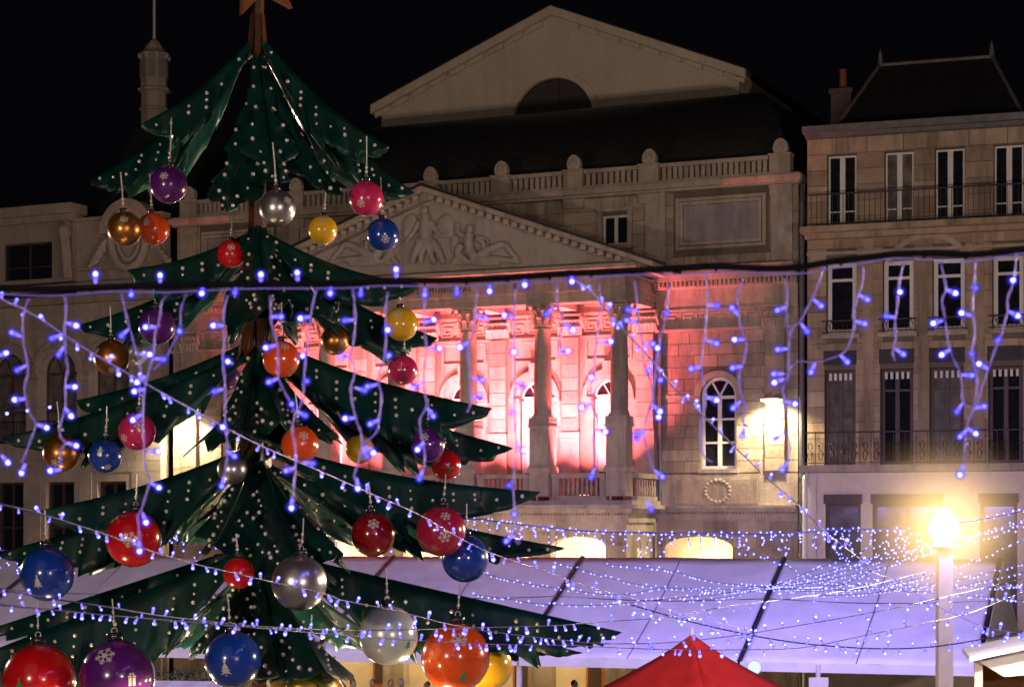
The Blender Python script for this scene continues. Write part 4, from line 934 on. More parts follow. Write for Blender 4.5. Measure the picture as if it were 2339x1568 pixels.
BL = [ # x, y, diameter, material, depth, cord px, label, prints
 (385,422,85,PUR,-1.0,95,'purple ball hanging highest on the left of the tree',[('flake',.06,.28,.24)]),
 (285,523,79,COP,-.8,75,'copper ball beside the orange snowman ball, upper left',[('flake',.16,.42,.26)]),
 (350,523,74,ORA,-.3,75,'orange ball with a snowman print, upper left of the tree',[('snowman',-.1,.36,.34)]),
 (634,475,84,SIL,-2.2,90,'silver ball hanging in front of the trunk below the top branches',[('flake',.72,.28,.24)]),
 (836,453,80,PNK,-.9,85,'raspberry pink ball under the highest right branch',[('flake',-.18,-.38,.26)]),
 (737,525,67,YEL,-.2,90,'yellow ball half hidden behind the second right branch',[('flake',.1,.5,.3)]),
 (874,536,75,BLU,-.6,80,'blue ball with one snowflake in front of the pediment',[('flake',.1,-.45,.28)]),
 (527,580,64,RED,-.25,40,'red ball tucked behind the left branch beside the trunk',[('flake',.2,.4,.3)]),
 (358,745,84,PUR,-.2,70,'dark purple ball with a candle print, left',[('candle',-.15,.2,.26)]),
 (255,817,82,COP,-.4,60,'copper ball with snowflakes over the arched windows',[('flake',-.7,.35,.2),('flake',.12,-.75,.24)]),
 (308,806,60,SIL,.6,60,'dull silver ball behind the copper ball on the left',[]),
 (642,820,85,ORA,-2.8,70,'orange ball with a holly print near the trunk',[('flake',.18,.62,.26),('holly',.45,-.58,.26)]),
 (765,778,66,COP,.2,50,'copper ball right of the trunk against the red portico',[('flake',.7,-.1,.25)]),
 (916,740,77,YEL,-.5,60,'bright yellow ball against the red portico capitals',[('flake',-.1,.55,.3)]),
 (920,845,68,PNK,.3,50,'wine pink ball with a candle print below the yellow ball',[('candle',-.1,.25,.3)]),
 (520,862,58,PUR,1.0,40,'almost black purple ball left of the trunk',[]),
 (313,985,86,PNK,-.8,60,'bright pink ball left of the lit wall lamp',[('flake',-.65,-.42,.24),('flake',.1,.3,.3)]),
 (140,1035,84,COP,-.9,60,'copper ball at the far left beside the blue snowman ball',[('flake',-.25,-.5,.24)]),
 (240,1041,77,BLU,-.7,60,'blue ball with a snowman print on the left',[('snowman',-.05,.3,.32),('flake',.4,-.6,.22)]),
 (685,1015,86,ORA,-3.0,60,'orange red ball right of the trunk at mid height',[('flake',.35,.45,.28)]),
 (530,1072,68,SIL,-1.2,60,'silver ball shining beside the trunk above the large red ball',[]),
 (822,1025,67,YEL,-.2,50,'small yellow ball behind the right branch in front of the portico',[]),
 (977,1015,79,PUR,-.6,50,'purple ball beside a small red ball on the right',[('flake',-.3,.4,.28)]),
 (1018,1062,70,RED,.1,50,'small red ball behind the right purple ball',[('flake',-.5,.45,.28),('holly',.35,-.2,.3)]),
 (305,1230,128,RED,-1.0,60,'large red ball with white snowflakes on the left',[('flake',-.62,.7,.26),('flake',.2,.05,.30)]),
 (108,1310,124,BLU,-1.4,60,'large blue ball with a fir tree print at the left',[('fir',-.15,-.3,.24)]),
 (852,1220,101,DRD,-1.1,50,'deep red ball in front of the lit arcade',[('flake',.15,.45,.28)]),
 (1007,1212,114,CRI,-1.3,50,'large crimson ball with two snowflakes on the right',[('flake',.1,.62,.22),('flake',.12,-.2,.26)]),
 (1062,1275,108,BLU,-.8,50,'blue ball behind the large crimson ball',[]),
 (683,1330,127,SIL,-3.4,60,'large silver ball in front of the trunk',[]),
 (545,1308,72,RED,-2.9,40,'red ball half hidden behind the trunk low down',[]),
 (90,1552,166,RED,-1.8,60,'biggest red ball in the bottom left corner',[('fir',-.2,-.2,.26)]),
 (268,1545,170,PUR,-2.0,60,'biggest purple ball at the bottom left with a gift print',[('flake',-.02,.58,.28),('gift',.66,-.1,.2),('flake',-.6,-.6,.22)]),
 (532,1505,130,BLU,-3.3,60,'blue ball with a fir print at the bottom beside the trunk',[('fir',-.3,-.25,.28)]),
 (887,1450,136,PAL,-1.6,60,'pale green silver ball at the bottom with a bell print',[('bell',.72,-.35,.2)]),
 (1040,1500,158,ORA,-1.1,60,'biggest orange ball with a large snowflake at the bottom',[('flake',-.08,.5,.26),('bell',.1,-.55,.2),('holly',.85,-.1,.18)]),
 (1112,1518,116,YEL,.0,50,'yellow ball half behind the biggest orange ball',[]),
 (700,1580,168,GLD,-2.2,60,'golden ball cut off by the bottom edge',[('flake',.7,.45,.24)])]
for (x, y, dia, mt, dy, cord, lab, prints) in BL:
    c = P(x, y, YT+dy); r = dia/2/F*(YT+dy)
    b = thing('ornament_ball', lab, 'ornament', c, random.uniform(-.05,.05), 'balls hung on the tree')
    key = ball_mat(*mt)
    if 'SPHM' not in globals(): SPHM = {}
    if key.name not in SPHM: SPHM[key.name] = SPH.mesh('ball', (key,), True)
    b.rotation_euler = (random.uniform(-.07,.07), random.uniform(-.09,.09), random.uniform(-.2,.2)); link('ball', SPHM[key.name], b, scale=(r,r,r)); link('cap', CAPM, b, scale=(r,r,r)); link('hanging_ring', RING, b, scale=(r,r,r))
    cl = cord/F*(YT+dy); obj('cord', MB().tube([(0,0,r*1.4),(.004,0,r*1.4+cl*.5),(0,0,r*1.4+cl)], .009, 5).ell((0,0,r*1.5), .02, 6, 5).ell((0,0,r*1.75), .018, 6, 5), M['cord'], b)
    for (kd, u, v, sz) in prints:
        mt_ = M['print_green'] if kd in ('holly','bell') else M['print']
        if kd == 'fir' and mt is RED: mt_ = M['print_green']
        o = print_on(b, kd, u, v, sz, mt_); o.scale = (r,r,r)

# --- ring of warm bulbs round the foot of the tree, just below the frame, lighting the lowest tiers from beneath
lr = thing('bulb_ring', 'ring of warm bulbs round the foot of the tree', 'lights', (base_x,YT,0)); lz = TP(588,1660).z
obj('hoop', MB().tube([(2.6*math.cos(2*math.pi*i/32),2.6*math.sin(2*math.pi*i/32),lz) for i in range(33)], .04, 6), M['pole'], lr)
for i in range(8):
    a = 2*math.pi*(i+.5)/8; c_ = (2.6*math.cos(a), 2.6*math.sin(a), lz+.12); obj('bulb', MB().ell(c_, .08, 10, 8), M['warm_glow'], lr)
    light('bulb_light', 'POINT', lr, (c_[0],c_[1],c_[2]+.12), 85, (1,.74,.42), .1)
for i in range(4):
    a = 2*math.pi*i/4; obj('spoke', MB().tube([(.2*math.cos(a),.2*math.sin(a),lz),(2.6*math.cos(a),2.6*math.sin(a),lz)], .03, 6), M['pole'], lr)

# ================================================================= light strings
KD = lambda x, y: (x/2.8806, 511.3+y/2.8806)
KE = lambda x, y: (742.3+x/2.836, 511.3+y/2.836)
KF = lambda x, y: (1525.8+x/2.879, 511.3+y/2.879)
KG = lambda x, y: (x/2.966, 1039.2+y/2.966)
KH = lambda x, y: (742.3+x/2.836, 1039.2+y/2.836)
KI = lambda x, y: (1525.8+x/2.879, 1039.2+y/2.879)
def led_mesh(name, head, body, r, L, lens=1.6, outer=True):  # lens and outer set the added halo shells round the diode
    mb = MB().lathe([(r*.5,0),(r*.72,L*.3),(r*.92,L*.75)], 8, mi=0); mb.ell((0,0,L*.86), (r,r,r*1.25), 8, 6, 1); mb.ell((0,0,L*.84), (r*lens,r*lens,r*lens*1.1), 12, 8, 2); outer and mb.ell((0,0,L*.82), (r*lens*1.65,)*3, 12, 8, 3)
    return mb.mesh(name, (body, head, M['led_halo'], M['led_halo_out']), True)
M['led_head_b'] = glow('led_head_dim', (.15,.15,1.0), 6); M['led_head_c'] = glow('led_head_faint', (.14,.15,1.0), 2.5)
M['led_mid_b'] = glow('led_mid_dim', (.17,.19,1.0), 5); M['led_mid_c'] = glow('led_mid_faint', (.16,.18,1.0), 2.2)
NEARS = [led_mesh('led', M[k], M['led_body'], .0066*f, .034) for k, f in (('led_head',1),('led_head',1.08),('led_head_b',.95),('led_head_c',.9))]
MIDS = [led_mesh('led', M[k], M['led_body'], .5*f, 2.1, 1.3, False) for k, f in (('led_mid',1),('led_mid',.9),('led_mid',1.1),('led_mid_b',.95))]
rl = random.Random(5)
LED_NEAR = led_mesh('led', M['led_head'], M['led_body'], .0074, .034)
LED_MID = led_mesh('led', M['led_mid'], M['led_body'], .5, 1.9)
def put_led(parent, b, t, off, me=None, scale=1):
    d = t-b
    q = d.to_track_quat('Z', 'Y').to_euler() if d.length > 1e-6 else (rad(100),0,0)
    return link('led', rl.choice(MIDS if me else NEARS), parent, loc=b-off, rot=q, scale=(scale,)*3)
# --- the icicle curtain on the black cable, close to the viewer
YI = 6.0
cabpts = [(-700,640),(-350,652),(-60,660),(0,659),(120,661),(260,656),(382,652),(560,650),(780,648),(880,642),(1040,641),(1180,634),(1270,627),(1420,620),(1567,613),(1640,609),(1752,614),(1830,610),(1907,597),(1990,588),(2047,581),(2130,579),(2220,582),(2338,570),(2400,566),(2700,552),(3050,530)]
io = P(1169,640,YI)
IC = thing('icicle_light_curtain', 'blue icicle light curtain hanging from a thick black cable across the picture', 'light curtain', io)
obj('main_cable', MB().tube(smooth_path([P(x,y-1,YI)-io for x,y in cabpts], 5), .0098, 10), M['black_cable'], IC, 'all')
obj('feed_wire', MB().tube(smooth_path([P(x,y+12+3.5*math.sin(x*.021),YI-.014)-io for x,y in cabpts], 5), .0021, 6), M['wire'], IC, 'all')
for x in range(20, 2330, 95):
    yy = [a[1]+(b[1]-a[1])*(x-a[0])/(b[0]-a[0]) for a, b in zip(cabpts, cabpts[1:]) if a[0] <= x < b[0]][0]
    obj('cable_tie', MB().lathe([(.0115,-.004),(.0115,.004)], 8, (0,0,0)), M['black_cable'], IC, loc=P(x,yy+2,YI)-io, rot=(0,rad(90),0))
DROPS = [
 (KD,[(190,490),(155,590),(150,750),(185,950),(160,1100),(200,1250),(235,1310),(210,1400),(160,1530),(140,1568)],[(70,710,150,745),(50,845,-20,870),(105,965,172,930),(95,1155,165,1150),(315,1342,240,1315),(45,1560,10,1520),(140,1640,165,1575)]),
 (KD,[(425,475),(435,560),(425,700),(430,850),(445,950),(430,1050),(430,1200),(395,1330),(400,1400),(430,1440),(395,1500),(405,1600)],[(505,670,440,650),(395,845,420,805),(478,1070,430,1068),(470,1265,430,1210),(510,1460,430,1435),(345,1620,400,1615),(358,745,402,728)]),
 (KD,[(800,460),(840,640),(880,780),(910,880),(930,980),(955,1040)],[(800,735,845,690),(915,1030,955,1000)]),
 (KD,[(1105,465),(1065,510),(1050,620),(1020,720),(1010,860),(975,980),(950,1100),(940,1250),(945,1400),(950,1530),(962,1620),(985,1690),(955,1800),(930,1880),(908,1920),(918,2060),(930,2120)],[(965,678,1025,678),(990,858,920,855),(1080,890,1015,885),(885,1100,950,1085),(865,1295,930,1250),(1050,1495,955,1495),(1055,1738,990,1700),(960,1962,938,1900),(918,2158,910,2060)]),
 (KD,[(1225,460),(1190,560),(1180,700),(1130,800),(1090,880),(1010,960)],[(1180,705)]),
 (KD,[(1495,465),(1470,600),(1475,750),(1465,900),(1480,1050),(1480,1300),(1495,1450),(1490,1568),(1478,1660)],[(1425,668,1470,668),(1498,905),(1425,1097,1470,1085),(1540,1525,1490,1490),(1465,1335),(1455,1735,1475,1660)]),
 (KD,[(1780,470),(1785,650),(1825,800),(1830,1000),(1870,1100),(1920,1190),(1940,1250),(1920,1350),(1940,1450),(1945,1568),(1930,1760),(1922,1800)],[(1830,610,1785,610),(1740,815,1820,795),(1765,1040,1830,1015),(1918,1183),(2020,1265,1950,1230),(1900,1615,1945,1600),(1918,1850,1922,1800),(2068,1575,1945,1560)]),
 (KD,[(2080,430),(2050,560),(2035,700),(2015,850),(2000,1000),(1990,1150),(1950,1250)],[(1992,618,2042,610),(1990,868),(2015,1032)]),
 (KE,[(180,420),(195,600),(185,760),(165,855),(190,930),(185,1000),(165,1060),(175,1150),(205,1280),(230,1340),(240,1430),(215,1540),(190,1630),(210,1680)],[(128,625,190,620),(110,858,170,855),(265,1080,180,1055),(145,1258,195,1255),(275,1510,240,1440),(213,1720,205,1640),(318,1485,236,1420)]),
 (KE,[(405,440),(390,560),(395,700),(385,850),(355,950),(345,1030),(365,1110),(350,1250),(330,1350),(240,1430)],[(405,685),(412,852),(265,1055,348,1035),(285,1298,350,1265)]),
 (KE,[(645,470),(640,650),(655,800),(640,950),(640,1050),(655,1180),(615,1260),(620,1350),(640,1450),(645,1544),(632,1600)],[(748,805,655,800),(568,1062,640,1020),(705,1250,655,1180),(598,1460,640,1410),(605,1660,635,1590),(705,618,642,640)]),
 (KE,[(985,410),(970,600),(955,720),(925,800),(935,950),(940,1050),(945,1150),(920,1220)],[(1045,612,975,595),(890,788,930,765),(1025,1013,938,990),(1002,1108,945,1135)]),
 (KE,[(1230,380),(1225,600),(1225,830),(1230,1000),(1225,1220),(1235,1400),(1228,1544),(1218,1700),(1228,1880),(1222,2010),(1250,2070),(1258,2030),(1225,2000)],[(1160,590,1225,600),(1222,828),(1215,1222),(1280,1050,1228,1020),(1278,1458,1232,1430),(1193,1690),(1225,1880),(1170,2055,1222,2010)]),
 (KE,[(1500,390),(1505,520),(1540,620),(1515,750),(1530,815)],[(1428,592,1495,520),(1610,690,1545,640),(1580,822,1500,830)]),
 (KE,[(1770,370),(1780,500),(1770,650),(1750,800),(1745,950),(1722,1060),(1730,1170),(1760,1260),(1740,1400),(1755,1544),(1740,1580)],[(1858,760,1755,770),(1722,992),(1655,1190,1728,1160),(1820,1345,1750,1330),(1722,1640,1745,1580)]),
 (KE,[(2005,370),(2020,500),(2030,640),(2060,800),(2065,900),(2115,1050),(2120,1150),(2080,1260),(2065,1360),(2085,1450),(2110,1544),(2130,1600)],[(1965,555,2025,560),(2105,780,2058,790),(2098,948),(2170,1215,2118,1170),(2160,1250),(2020,1355,2070,1335),(2008,1398,2068,1360),(2190,1640,2115,1580),(2115,1855,2080,1780),(1945,622,2028,640)]),
 (KE,[(2225,380),(2210,580),(2170,740),(2140,950),(2110,1150),(2085,1260)],[(2213,578),(2152,803),(2172,1010)]),
 (KF,[(250,330),(255,500),(245,680),(225,830),(215,950),(245,1110),(240,1200),(215,1300),(215,1420),(230,1520),(290,1567)],[(325,538,255,535),(325,788,240,760),(140,953,215,940),(325,1160,245,1135)]),
 (KF,[(490,365),(455,470),(465,620),(490,720),(515,800),(490,920),(465,1000),(480,1120),(505,1200),(490,1300),(545,1345)],[(435,570,460,600),(430,760,500,760),(425,945,485,935),(420,1215,480,1160),(487,1400,500,1320)]),
 (KF,[(765,360),(785,450),(770,560),(785,650),(795,760),(790,900),(790,1000),(755,1080),(765,1160),(760,1260),(740,1300),(770,1380),(800,1450),(790,1567)],[(735,560,775,545),(710,825,790,820),(685,985,785,985),(690,1045,780,1010),(845,1185,768,1165),(695,1415,765,1370),(745,1620,785,1560)]),
 (KF,[(1020,280),(985,400),(940,500),(890,600),(860,650),(820,680),(795,760)],[(1012,545,955,495),(918,715,870,650)]),
 (KF,[(1280,280),(1280,370),(1245,480),(1215,580),(1225,660),(1200,760),(1160,840),(1080,880),(960,910),(850,905),(795,960)],[(1315,500,1250,465),(1300,658,1222,635),(1175,905,1130,860),(940,970,965,915)]),
 (KF,[(1545,260),(1515,400),(1505,540),(1490,640),(1495,750),(1475,840),(1490,900)],[(1523,447),(1440,607,1495,615),(1545,855,1490,820)]),
 (KF,[(1790,250),(1825,420),(1800,500),(1820,630),(1840,780),(1880,900),(1925,990),(1935,1160),(1985,1210)],[(1868,447,1825,430),(1735,655,1815,630),(1800,858,1850,825),(1978,993,1928,990),(1893,1240,1935,1175)]),
 (KF,[(2020,230),(2010,400),(2000,560),(2015,700),(1995,850),(2010,920),(2030,1030),(2010,1200),(1975,1290),(1955,1400),(1950,1500),(1945,1567)],[(2022,420),(1920,583,2000,605),(1997,855),(2048,1203,2008,1210),(1920,1395,1962,1350),(1995,1360,1965,1340),(1915,1655,1945,1570)]),
 (KF,[(2290,190),(2270,370),(2230,490),(2230,570),(2190,720),(2150,820),(2105,950),(2070,1050),(2040,1150),(2010,1210)],[(2267,370),(2305,607,2230,570),(2170,762),(2035,915,2100,950)]),
]
rl = random.Random(5)
for kf, pts, leds in DROPS:
    yo = YI+rl.uniform(-.05,.05)
    path = smooth_path([P(*kf(x,y),yo)-io for x, y in pts], 4)
    # two thin twisted wires
    mb = MB()
    for ph in (0, math.pi):
        mb.tube([p+Vector((.0023*math.cos(i*.9+ph), .0023*math.sin(i*.9+ph), 0)) for i, p in enumerate(path)], .0018, 5)
    st = obj('strand', mb, M['wire'], IC, 'all')
    for l in leds:
        t = P(*kf(l[0],l[1]),yo-.004)
        if len(l) > 2:
            b0 = P(*kf(l[2],l[3]),yo); dd = (t-b0); b = b0 if dd.length < .036 else t-dd.normalized()*.034
            if dd.length >= .036: obj('led_lead', MB().tube([b0-io,b-io], .002, 5), M['wire'], st)
        else: b = t+Vector((rl.uniform(-.004,.004),.03,rl.uniform(-.004,.008)))
        put_led(st, b, t, io)
for kf, l in ((KD,(628,350,628,390)),(KD,(1053,362,1053,395)),(KD,(1716,358,1716,390)),(KD,(1955,325,1960,385)),(KD,(863,463)),(KD,(1327,455)),(KD,(1545,452)),(KD,(2172,455)),(KE,(460,312,460,355)),(KE,(35,450)),(KE,(230,455)),(KE,(645,458)),(KE,(853,448)),(KE,(1065,435)),(KE,(1293,393)),(KE,(1598,370))):
    t = P(*kf(l[0],l[1]),YI-.01); b = P(*kf(l[2],l[3]),YI) if len(l) > 2 else t+Vector((0,.02,.02)); put_led(IC, b, t, io)
# --- strings running away over the square
def light_string(label, pts, spacing, size, single=True, group='light strings over the square', wire=.006, mat='wire_dark', jitter=1.0, seed=0, icicle=None, glow_w=14):
    """pts: (x, y, depth); spacing and size in photo pixels"""
    rnd = random.Random(seed+11); path = smooth_path([P(p[0],p[1],p[2]*(1.2 if p[2] >= 40 else 1)) for p in pts], 6); o0 = path[0].copy()
    root = thing('light_string', label, 'light string', o0, group=group)
    mb = MB().tube([p-o0 for p in path], wire, 5)
    far = MB(); acc = rnd.uniform(0, spacing); n = 0
    def pxof(p): return F*p.x/p.y, F*(p.z-CH)/p.y
    leds = []
    for a, b in zip(path, path[1:]):
        pa, pb = pxof(a), pxof(b); seg = math.hypot(pb[0]-pa[0], pb[1]-pa[1])
        while acc < seg:
            leds.append(a+(b-a)*(acc/seg)); acc += spacing*rnd.uniform(.45,1.55)
        acc -= seg
    drops = []
    if icicle:
        for p in leds[::2]:
            k = p.y/F; ln = rnd.uniform(*icicle); q = [p+Vector((rnd.uniform(-5,5)*k*j/6, rnd.uniform(-.1,.1), -ln*k*j/6)) for j in range(7)]
            mb.tube([v-o0 for v in q], wire*.5, 4); drops += [v+Vector((rnd.uniform(-4,4)*k,0,rnd.uniform(-3,3)*k)) for v in q[1:] if rnd.random() < .8]
    leds += drops
    obj('wire', mb, M[mat], root, 'all')
    for p in leds:
        r = size/2/F*p.y*rnd.uniform(.8,1.2); a = rnd.uniform(0,6.28); up = 1 if rnd.random() < .35 else -1
        dirv = Vector((rnd.uniform(-.6,.6), rnd.uniform(-.5,.5), up)).normalized()
        if single and n < 280:
            put_led(root, p, p+dirv*r*4, o0, LED_MID, r*2); n += 1
        else: far.ell(p-o0+dirv*r*1.6, (r,r,r), 6, 4)
    if glow_w:
        for t in (.15,.5,.85):
            p = path[int(t*(len(path)-1))]; 
            if (p-ap).length > 8: light('string_fill_spot', 'SPOT', root, Vector((p.x,p.y,8.6))-o0, glow_w*1.5, (.30,.24,1), .25, rot=(rad(34),0,0), spot=166)  # added spots above the wires, standing in for the strings' light on the marquee
    if far.v: tag(obj('led_dots', far, M['led_far'], root), kind='stuff')
    return root
light_string('long blue light string from the upper left down across the tree', [(-120,600,6.2),(0,681,6.5),(52,705,6.7),(125,750,6.9),(200,800,7.1),(340,880,7.6),(440,935,8.2),(585,1012,9.2),(742,1080,10.6),(850,1128,12),(954,1173,13.5),(1060,1233,15),(1130,1265,17),(1236,1300,19),(1342,1339,22),(1440,1365,25),(1600,1410,31),(1720,1440,36)], 38, 7.4, wire=.0036, mat='wire', seed=1)
light_string('blue light string slanting from the cable past the arched window to the lamp post', [(1290,630,6.0),(1346,663,6.2),(1412,740,6.6),(1500,835,7.4),(1527,872,7.8),(1585,928,8.5),(1655,998,9.5),(1734,1074,11),(1776,1112,12),(1821,1150,13),(1887,1216,15),(1963,1275,18),(1995,1307,20),(2047,1324,22),(2089,1352,23),(2134,1380,24),(2186,1404,25),(2255,1432,26),(2360,1450,27)], 27, 7.2, wire=.0036, mat='wire', seed=2)
light_string('blue light string sagging from the left edge under the large red ball', [(-40,1138,10),(0,1150,10),(88,1171,10.4),(236,1218,11.2),(337,1255,12),(438,1285,13),(553,1312,14),(640,1332,15),(742,1355,16),(788,1371,17),(897,1392,18),(1024,1424,19.5),(1120,1441,20.5),(1271,1459,21.5),(1377,1468,22.5),(1525,1466,24),(1665,1452,25),(1800,1431,26),(1977,1400,27),(2116,1372,28),(2360,1315,29)], 34, 7.0, wire=.006, mat='wire_dark', seed=3)
light_string('upper of two nearly level blue light strings low over the tree', [(-40,1335,12),(0,1343,12),(100,1363,12.5),(236,1383,13),(354,1403,14),(472,1417,15),(607,1430,16),(784,1438,18),(954,1436,19.5),(1130,1431,21),(1271,1427,22),(1359,1420,23),(1525,1407,25),(1665,1383,27),(1804,1366,29),(1943,1345,31),(2116,1305,33)], 34, 6.8, wire=.006, mat='wire_dark', seed=4)
light_string('lower of two nearly level blue light strings low over the tree', [(-40,1375,12),(0,1380,12),(135,1393,12.6),(287,1407,13.5),(438,1420,14.5),(640,1437,16),(775,1449,17.5),(919,1459,19),(1095,1469,20.5),(1306,1473,22),(1525,1482,24),(1700,1482,25),(1838,1477,26),(1977,1449,27),(2116,1421,28),(2220,1397,29),(2360,1340,30)], 30, 6.8, wire=.006, mat='wire_dark', seed=5)
light_string('blue light string sagging low beside the red tent', [(1440,1380,29),(1560,1414,29),(1665,1439,29),(1769,1459,29),(1873,1472,29),(2012,1480,29),(2151,1473,29),(2360,1437,29)], 22, 7.0, wire=.01, seed=6)
FAR = [
 [(1105,1309,44),(1183,1328,44),(1271,1342,44),(1412,1357,45),(1525,1341,46),(1700,1345,46),(1873,1317,47),(2012,1280,48),(2150,1240,48)],
 [(1081,1357,42),(1165,1367,42),(1236,1378,42),(1377,1380,42),(1525,1366,43),(1665,1352,43),(1804,1327,44),(1943,1289,45),(2080,1235,46)],
 [(1260,1279,46),(1342,1304,46),(1447,1332,46),(1567,1345,46),(1700,1350,46),(1900,1335,46),(2100,1335,46),(2360,1345,46)],
 [(1380,1288,48),(1450,1292,48),(1525,1301,48),(1630,1327,47),(1734,1338,46),(1838,1344,45),(2012,1345,44)],
 [(1609,1215,46),(1679,1227,46),(1720,1261,46),(1790,1289,46),(1838,1317,46),(1873,1325,46),(1960,1335,46),(2100,1350,45),(2360,1372,44)],
 [(2160,1195,33),(2240,1185,33),(2360,1160,33)],
 [(2090,1228,38),(2112,1244,38),(2168,1289,38),(2255,1334,38),(2360,1338,38)],
 [(1760,1345,42),(1900,1340,42),(2000,1300,42),(2150,1255,42),(2360,1200,42)],
 [(1800,1350,41),(1950,1345,41),(2100,1320,41),(2250,1270,41),(2360,1225,41)],
 [(1700,1340,43),(1850,1330,43),(2050,1285,43),(2200,1235,43),(2360,1175,43)],
 [(1900,1300,44),(2050,1262,44),(2200,1225,44),(2360,1190,44)],
 [(1850,1360,40),(2000,1352,40),(2200,1320,40),(2360,1280,40)],
 [(1560,1372,43),(1660,1362,43),(1760,1338,43),(1860,1300,43),(1990,1250,43),(2100,1215,43)],
 [(1886,1215,40),(1905,1250,40),(1960,1300,40),(2040,1345,40),(2150,1345,40),(2360,1300,40)],
]
FL = ['first far string sagging over the marquee roof','second far string sagging over the marquee roof','far string starting at the lit arcade arches','far string crossing the dark roof beam','far string falling steeply onto the marquee ridge','short bright string leaving the lamp globe','string falling from the lamp towards the right edge','far string rising to the right edge above the chalet','far string sagging behind the lamp post','far string rising steeply to the right edge','far string fanning out above the lamp post','lowest far string at the right edge','far string rising beside the shop windows','far string hanging from the drain pipe corner']
for i, pts in enumerate(FAR): light_string(FL[i], pts, 12, 3.9, single=False, group='far light strings over the marquee', wire=.008, seed=20+i, glow_w=165)
light_string('far icicle light string in front of the theatre arcade', [(760,1205,50),(905,1210,50),(1000,1195,50),(1081,1184,50),(1165,1194,50),(1342,1212,50),(1567,1217,50),(1769,1218,50),(1908,1209,50),(2081,1208,50)], 13, 4.4, single=False, group='far icicle strings', wire=.02, seed=50, icicle=(15,58), glow_w=240)
light_string('far icicle light string at the left above the marquee', [(-40,1250,50),(60,1262,50),(100,1255,50),(150,1235,50),(240,1218,50),(371,1216,50),(490,1222,50)], 12, 4.4, single=False, group='far icicle strings', wire=.02, seed=51, icicle=(12,60), glow_w=240)
# strings overhead and behind the viewer, mirrored in the balls
def over(label, a, b, sag, n, seed):
    a, b = Vector(a), Vector(b); rnd = random.Random(seed)
    root = thing('light_string', label, 'light string', a, group='light strings over the square')
    f = lambda t: (a+(b-a)*t)-Vector((0,0,sag*4*t*(1-t)))-a
    obj('wire', MB().tube([f(i/24) for i in range(25)], .006, 4), M['wire_dark'], root); d = MB()
    for i in range(n): d.ell(f((i+rnd.random()*.6)/n)-Vector((0,0,.03)), .035, 6, 4)
    tag(obj('led_dots', d, M['led_far'], root), kind='stuff')
over('light string overhead behind the viewer', (-16,3,9.5), (14,0,9.5), 1.2, 34, 1)
over('light string overhead left of the viewer', (-16,3,9.4), (-9,40,9.5), 1.2, 40, 2)

# ================================================================= people under the marquee
SKIN = plain('skin', (.52,.33,.25), .5)
def person(px, py, Y, label, coat, hair, turn, cap=None):
    top = P(px, py, Y); h = top.z; k = h/1.72
    r = thing('person', label, 'person', (top.x,Y,0), turn)
    J = {'pel':(0,0,.93),'wai':(0,0,1.1),'che':(0,-.01,1.32),'nec':(0,0,1.48),'hea':(0,-.01,1.54),
         'shl':(-.18,0,1.40),'ell':(-.25,.02,1.14),'hal':(-.22,-.14,.92),'shr':(.18,0,1.40),'elr':(.25,.02,1.14),'har':(.22,-.14,.92),
         'hil':(-.10,0,.88),'knl':(-.11,-.02,.48),'anl':(-.11,.03,.07),'tol':(-.12,-.14,.04),'hir':(.10,0,.88),'knr':(.11,.01,.48),'anr':(.11,.05,.07),'tor':(.12,-.12,.04)}
    names = list(J); E_ = [('pel','wai'),('wai','che'),('che','nec'),('nec','hea'),('che','shl'),('shl','ell'),('ell','hal'),('che','shr'),('shr','elr'),('elr','har'),('pel','hil'),('hil','knl'),('knl','anl'),('anl','tol'),('pel','hir'),('hir','knr'),('knr','anr'),('anr','tor')]
    rr = {'pel':.15,'wai':.145,'che':.15,'nec':.055,'hea':.05,'shl':.085,'ell':.055,'hal':.04,'shr':.085,'elr':.055,'har':.04,'hil':.10,'knl':.065,'anl':.045,'tol':.04,'hir':.10,'knr':.065,'anr':.045,'tor':.04}
    me = bpy.data.meshes.new('body'); me.from_pydata([Vector(J[n])*k for n in names], [(names.index(a),names.index(b)) for a, b in E_], []); me.materials.append(coat)
    o = link('body', me, r); sk = o.modifiers.new('skin', 'SKIN'); sk.use_smooth_shade = True
    for i, n in enumerate(names):
        v = me.skin_vertices[0].data[i]; v.radius = (rr[n]*k, rr[n]*k*.85); v.use_root = (n == 'pel')
    o.modifiers.new('sub', 'SUBSURF').levels = 1
    hd = MB().ell((0,-.01,1.62), (.075,.095,.115), 14, 10); hd.ell((0,-.105,1.61), (.016,.022,.022), 6, 5); hd.ell((-.078,0,1.61), (.012,.02,.03), 6, 5); hd.ell((.078,0,1.61), (.012,.02,.03), 6, 5)
    ho = obj('head', hd, SKIN, r, 'all', scale=(k,k,k))
    hr = MB().ell((0,.018,1.645), (.085,.10,.10), 14, 10)
    obj('hair' if cap is None else 'woollen_hat', hr, hair if cap is None else cap, r, 'all', scale=(k,k,k))
    return r
coats = [plain('coat_%d' % i, c, .8) for i, c in enumerate(((.05,.05,.08),(.10,.03,.05),(.03,.05,.10),(.16,.14,.14),(.04,.04,.04)))]
hairs = [plain('hair_%d' % i, c, .6) for i, c in enumerate(((.03,.02,.015),(.12,.07,.03),(.25,.2,.15)))]
hats = [plain('hat_%d' % i, c, .9) for i, c in enumerate(((.10,.09,.16),(.45,.42,.5)))]
person(806,1553,66,'person in a dark coat leftmost of the group under the marquee',coats[0],hairs[0],.4)
person(850,1551,66.5,'person with a dark hat between two others under the marquee',coats[1],hairs[0],-.3,hats[0])
person(892,1552,66,'person with dark hair beside the one in the pale hat',coats[2],hairs[1],.1)
person(916,1549,67,'person in a pale woollen hat below the pale silver ball',coats[3],hairs[2],2.6,hats[1])
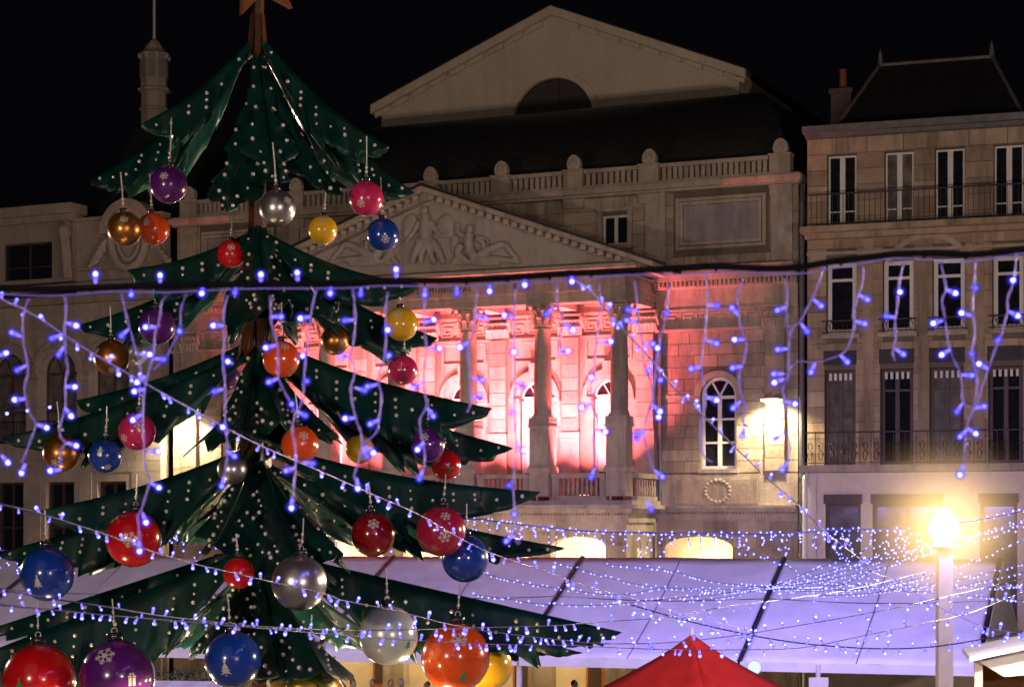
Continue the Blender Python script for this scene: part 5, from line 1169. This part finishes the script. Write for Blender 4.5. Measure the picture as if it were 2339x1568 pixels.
person(1312,1553,67,'person with dark hair left of the red tent',coats[4],hairs[0],.9)
# ================================================================= small market things along the bottom edge
sp = P(1868,1517,58)
sg_ = thing('sign_post', 'thin white sign post with a blank panel below the marquee edge', 'sign', (sp.x,sp.y,0))
obj('post', MB().tube([(0,0,0),(0,0,sp.z)], .07, 8), M['pole'], sg_); obj('panel', MB().box(-.28,.28,-.10,-.07,sp.z-.75,sp.z-.35), M['pole'], sg_)
rp = P(1722,1523,60)
rd_ = thing('round_sign', 'small round pale lit sign under the marquee beside the red tent', 'sign', (rp.x,rp.y,0))
obj('post', MB().tube([(0,0,0),(0,0,rp.z-.19)], .04, 8), M['pole'], rd_)
obj('lit_disc', MB().prism([(.19*math.cos(2*math.pi*i/24),rp.z+.19*math.sin(2*math.pi*i/24)) for i in range(24)], -.06, .02), glow('pale_disc_glow', (.62,.85,1), 1.1), rd_)
obj('rim', MB().tube([(.195*math.cos(2*math.pi*i/24),-.02,rp.z+.195*math.sin(2*math.pi*i/24)) for i in range(25)], .03, 6), M['pole'], rd_)
aw_p = P(405,1558,58)
st_ = thing('market_stall', 'low market stall with a pale lilac awning at the bottom left', 'stall', (aw_p.x,aw_p.y,0), rad(-10))
for i in range(8):
    obj('awning_strip', MB().add([(-1.6+.4*i,-1.0,aw_p.z-.35),(-1.2+.4*i,-1.0,aw_p.z-.35),(-1.2+.4*i,.8,aw_p.z),(-1.6+.4*i,.8,aw_p.z)], [(0,1,2,3)]), M['tent'] if i % 2 else M['pole'], st_).modifiers.new('thick', 'SOLIDIFY').thickness = .01
for sx in (-1.55, 1.55): obj('stall_leg', MB().box(sx-.04,sx+.04,-.95,-.87,0,aw_p.z-.36), M['pole'], st_)
obj('counter', MB().box(-1.55,1.55,-.8,-.2,.85,.95).box(-1.5,1.5,-.75,-.7,.05,.849), M['plank'], st_)
bp = P(415,1535,61)
sh_ = thing('shrub', 'dark leafy shrub in shadow under the left end of the marquee', 'shrub', (bp.x,bp.y,0))
lm = MB(); rs = random.Random(3)
for i in range(900):
    a = rs.uniform(0,6.28); rr_ = rs.random()**.5; z = rs.uniform(.5,2.75); w = 1.25*math.sin(math.pi*(z-.2)/3.2)**.6
    c = Vector((math.cos(a)*rr_*w*1.3, math.sin(a)*rr_*w*.7, z+rs.uniform(-.1,.1))); u = Vector((rs.uniform(-1,1),rs.uniform(-1,1),rs.uniform(-.5,1))).normalized(); v = u.orthogonal().normalized()
    lm.add([c-u*.10, c+v*.04, c+u*.10, c-v*.04], [(0,1,2,3)])
tag(obj('foliage', lm, plain('dark_leaf', (.02,.05,.015), .6, 0, .4), sh_), kind='stuff')
obj('stem', MB().tube([(0,0,0),(.05,0,1),(0,.05,2.2)], .06, 6, 0, .02), M['dark_wood'], sh_)
obj('stem', MB().tube([(0,0,.3),(.4,0,1.1),(.7,.05,1.9)], .05, 6, 0, .02), M['dark_wood'], sh_)
person(975,1556,68,'person in a dark coat far right of the group under the marquee',coats[0],hairs[1],-.8)
person(770,1558,64,'person partly below the frame at the left of the group',coats[3],hairs[0],.2)
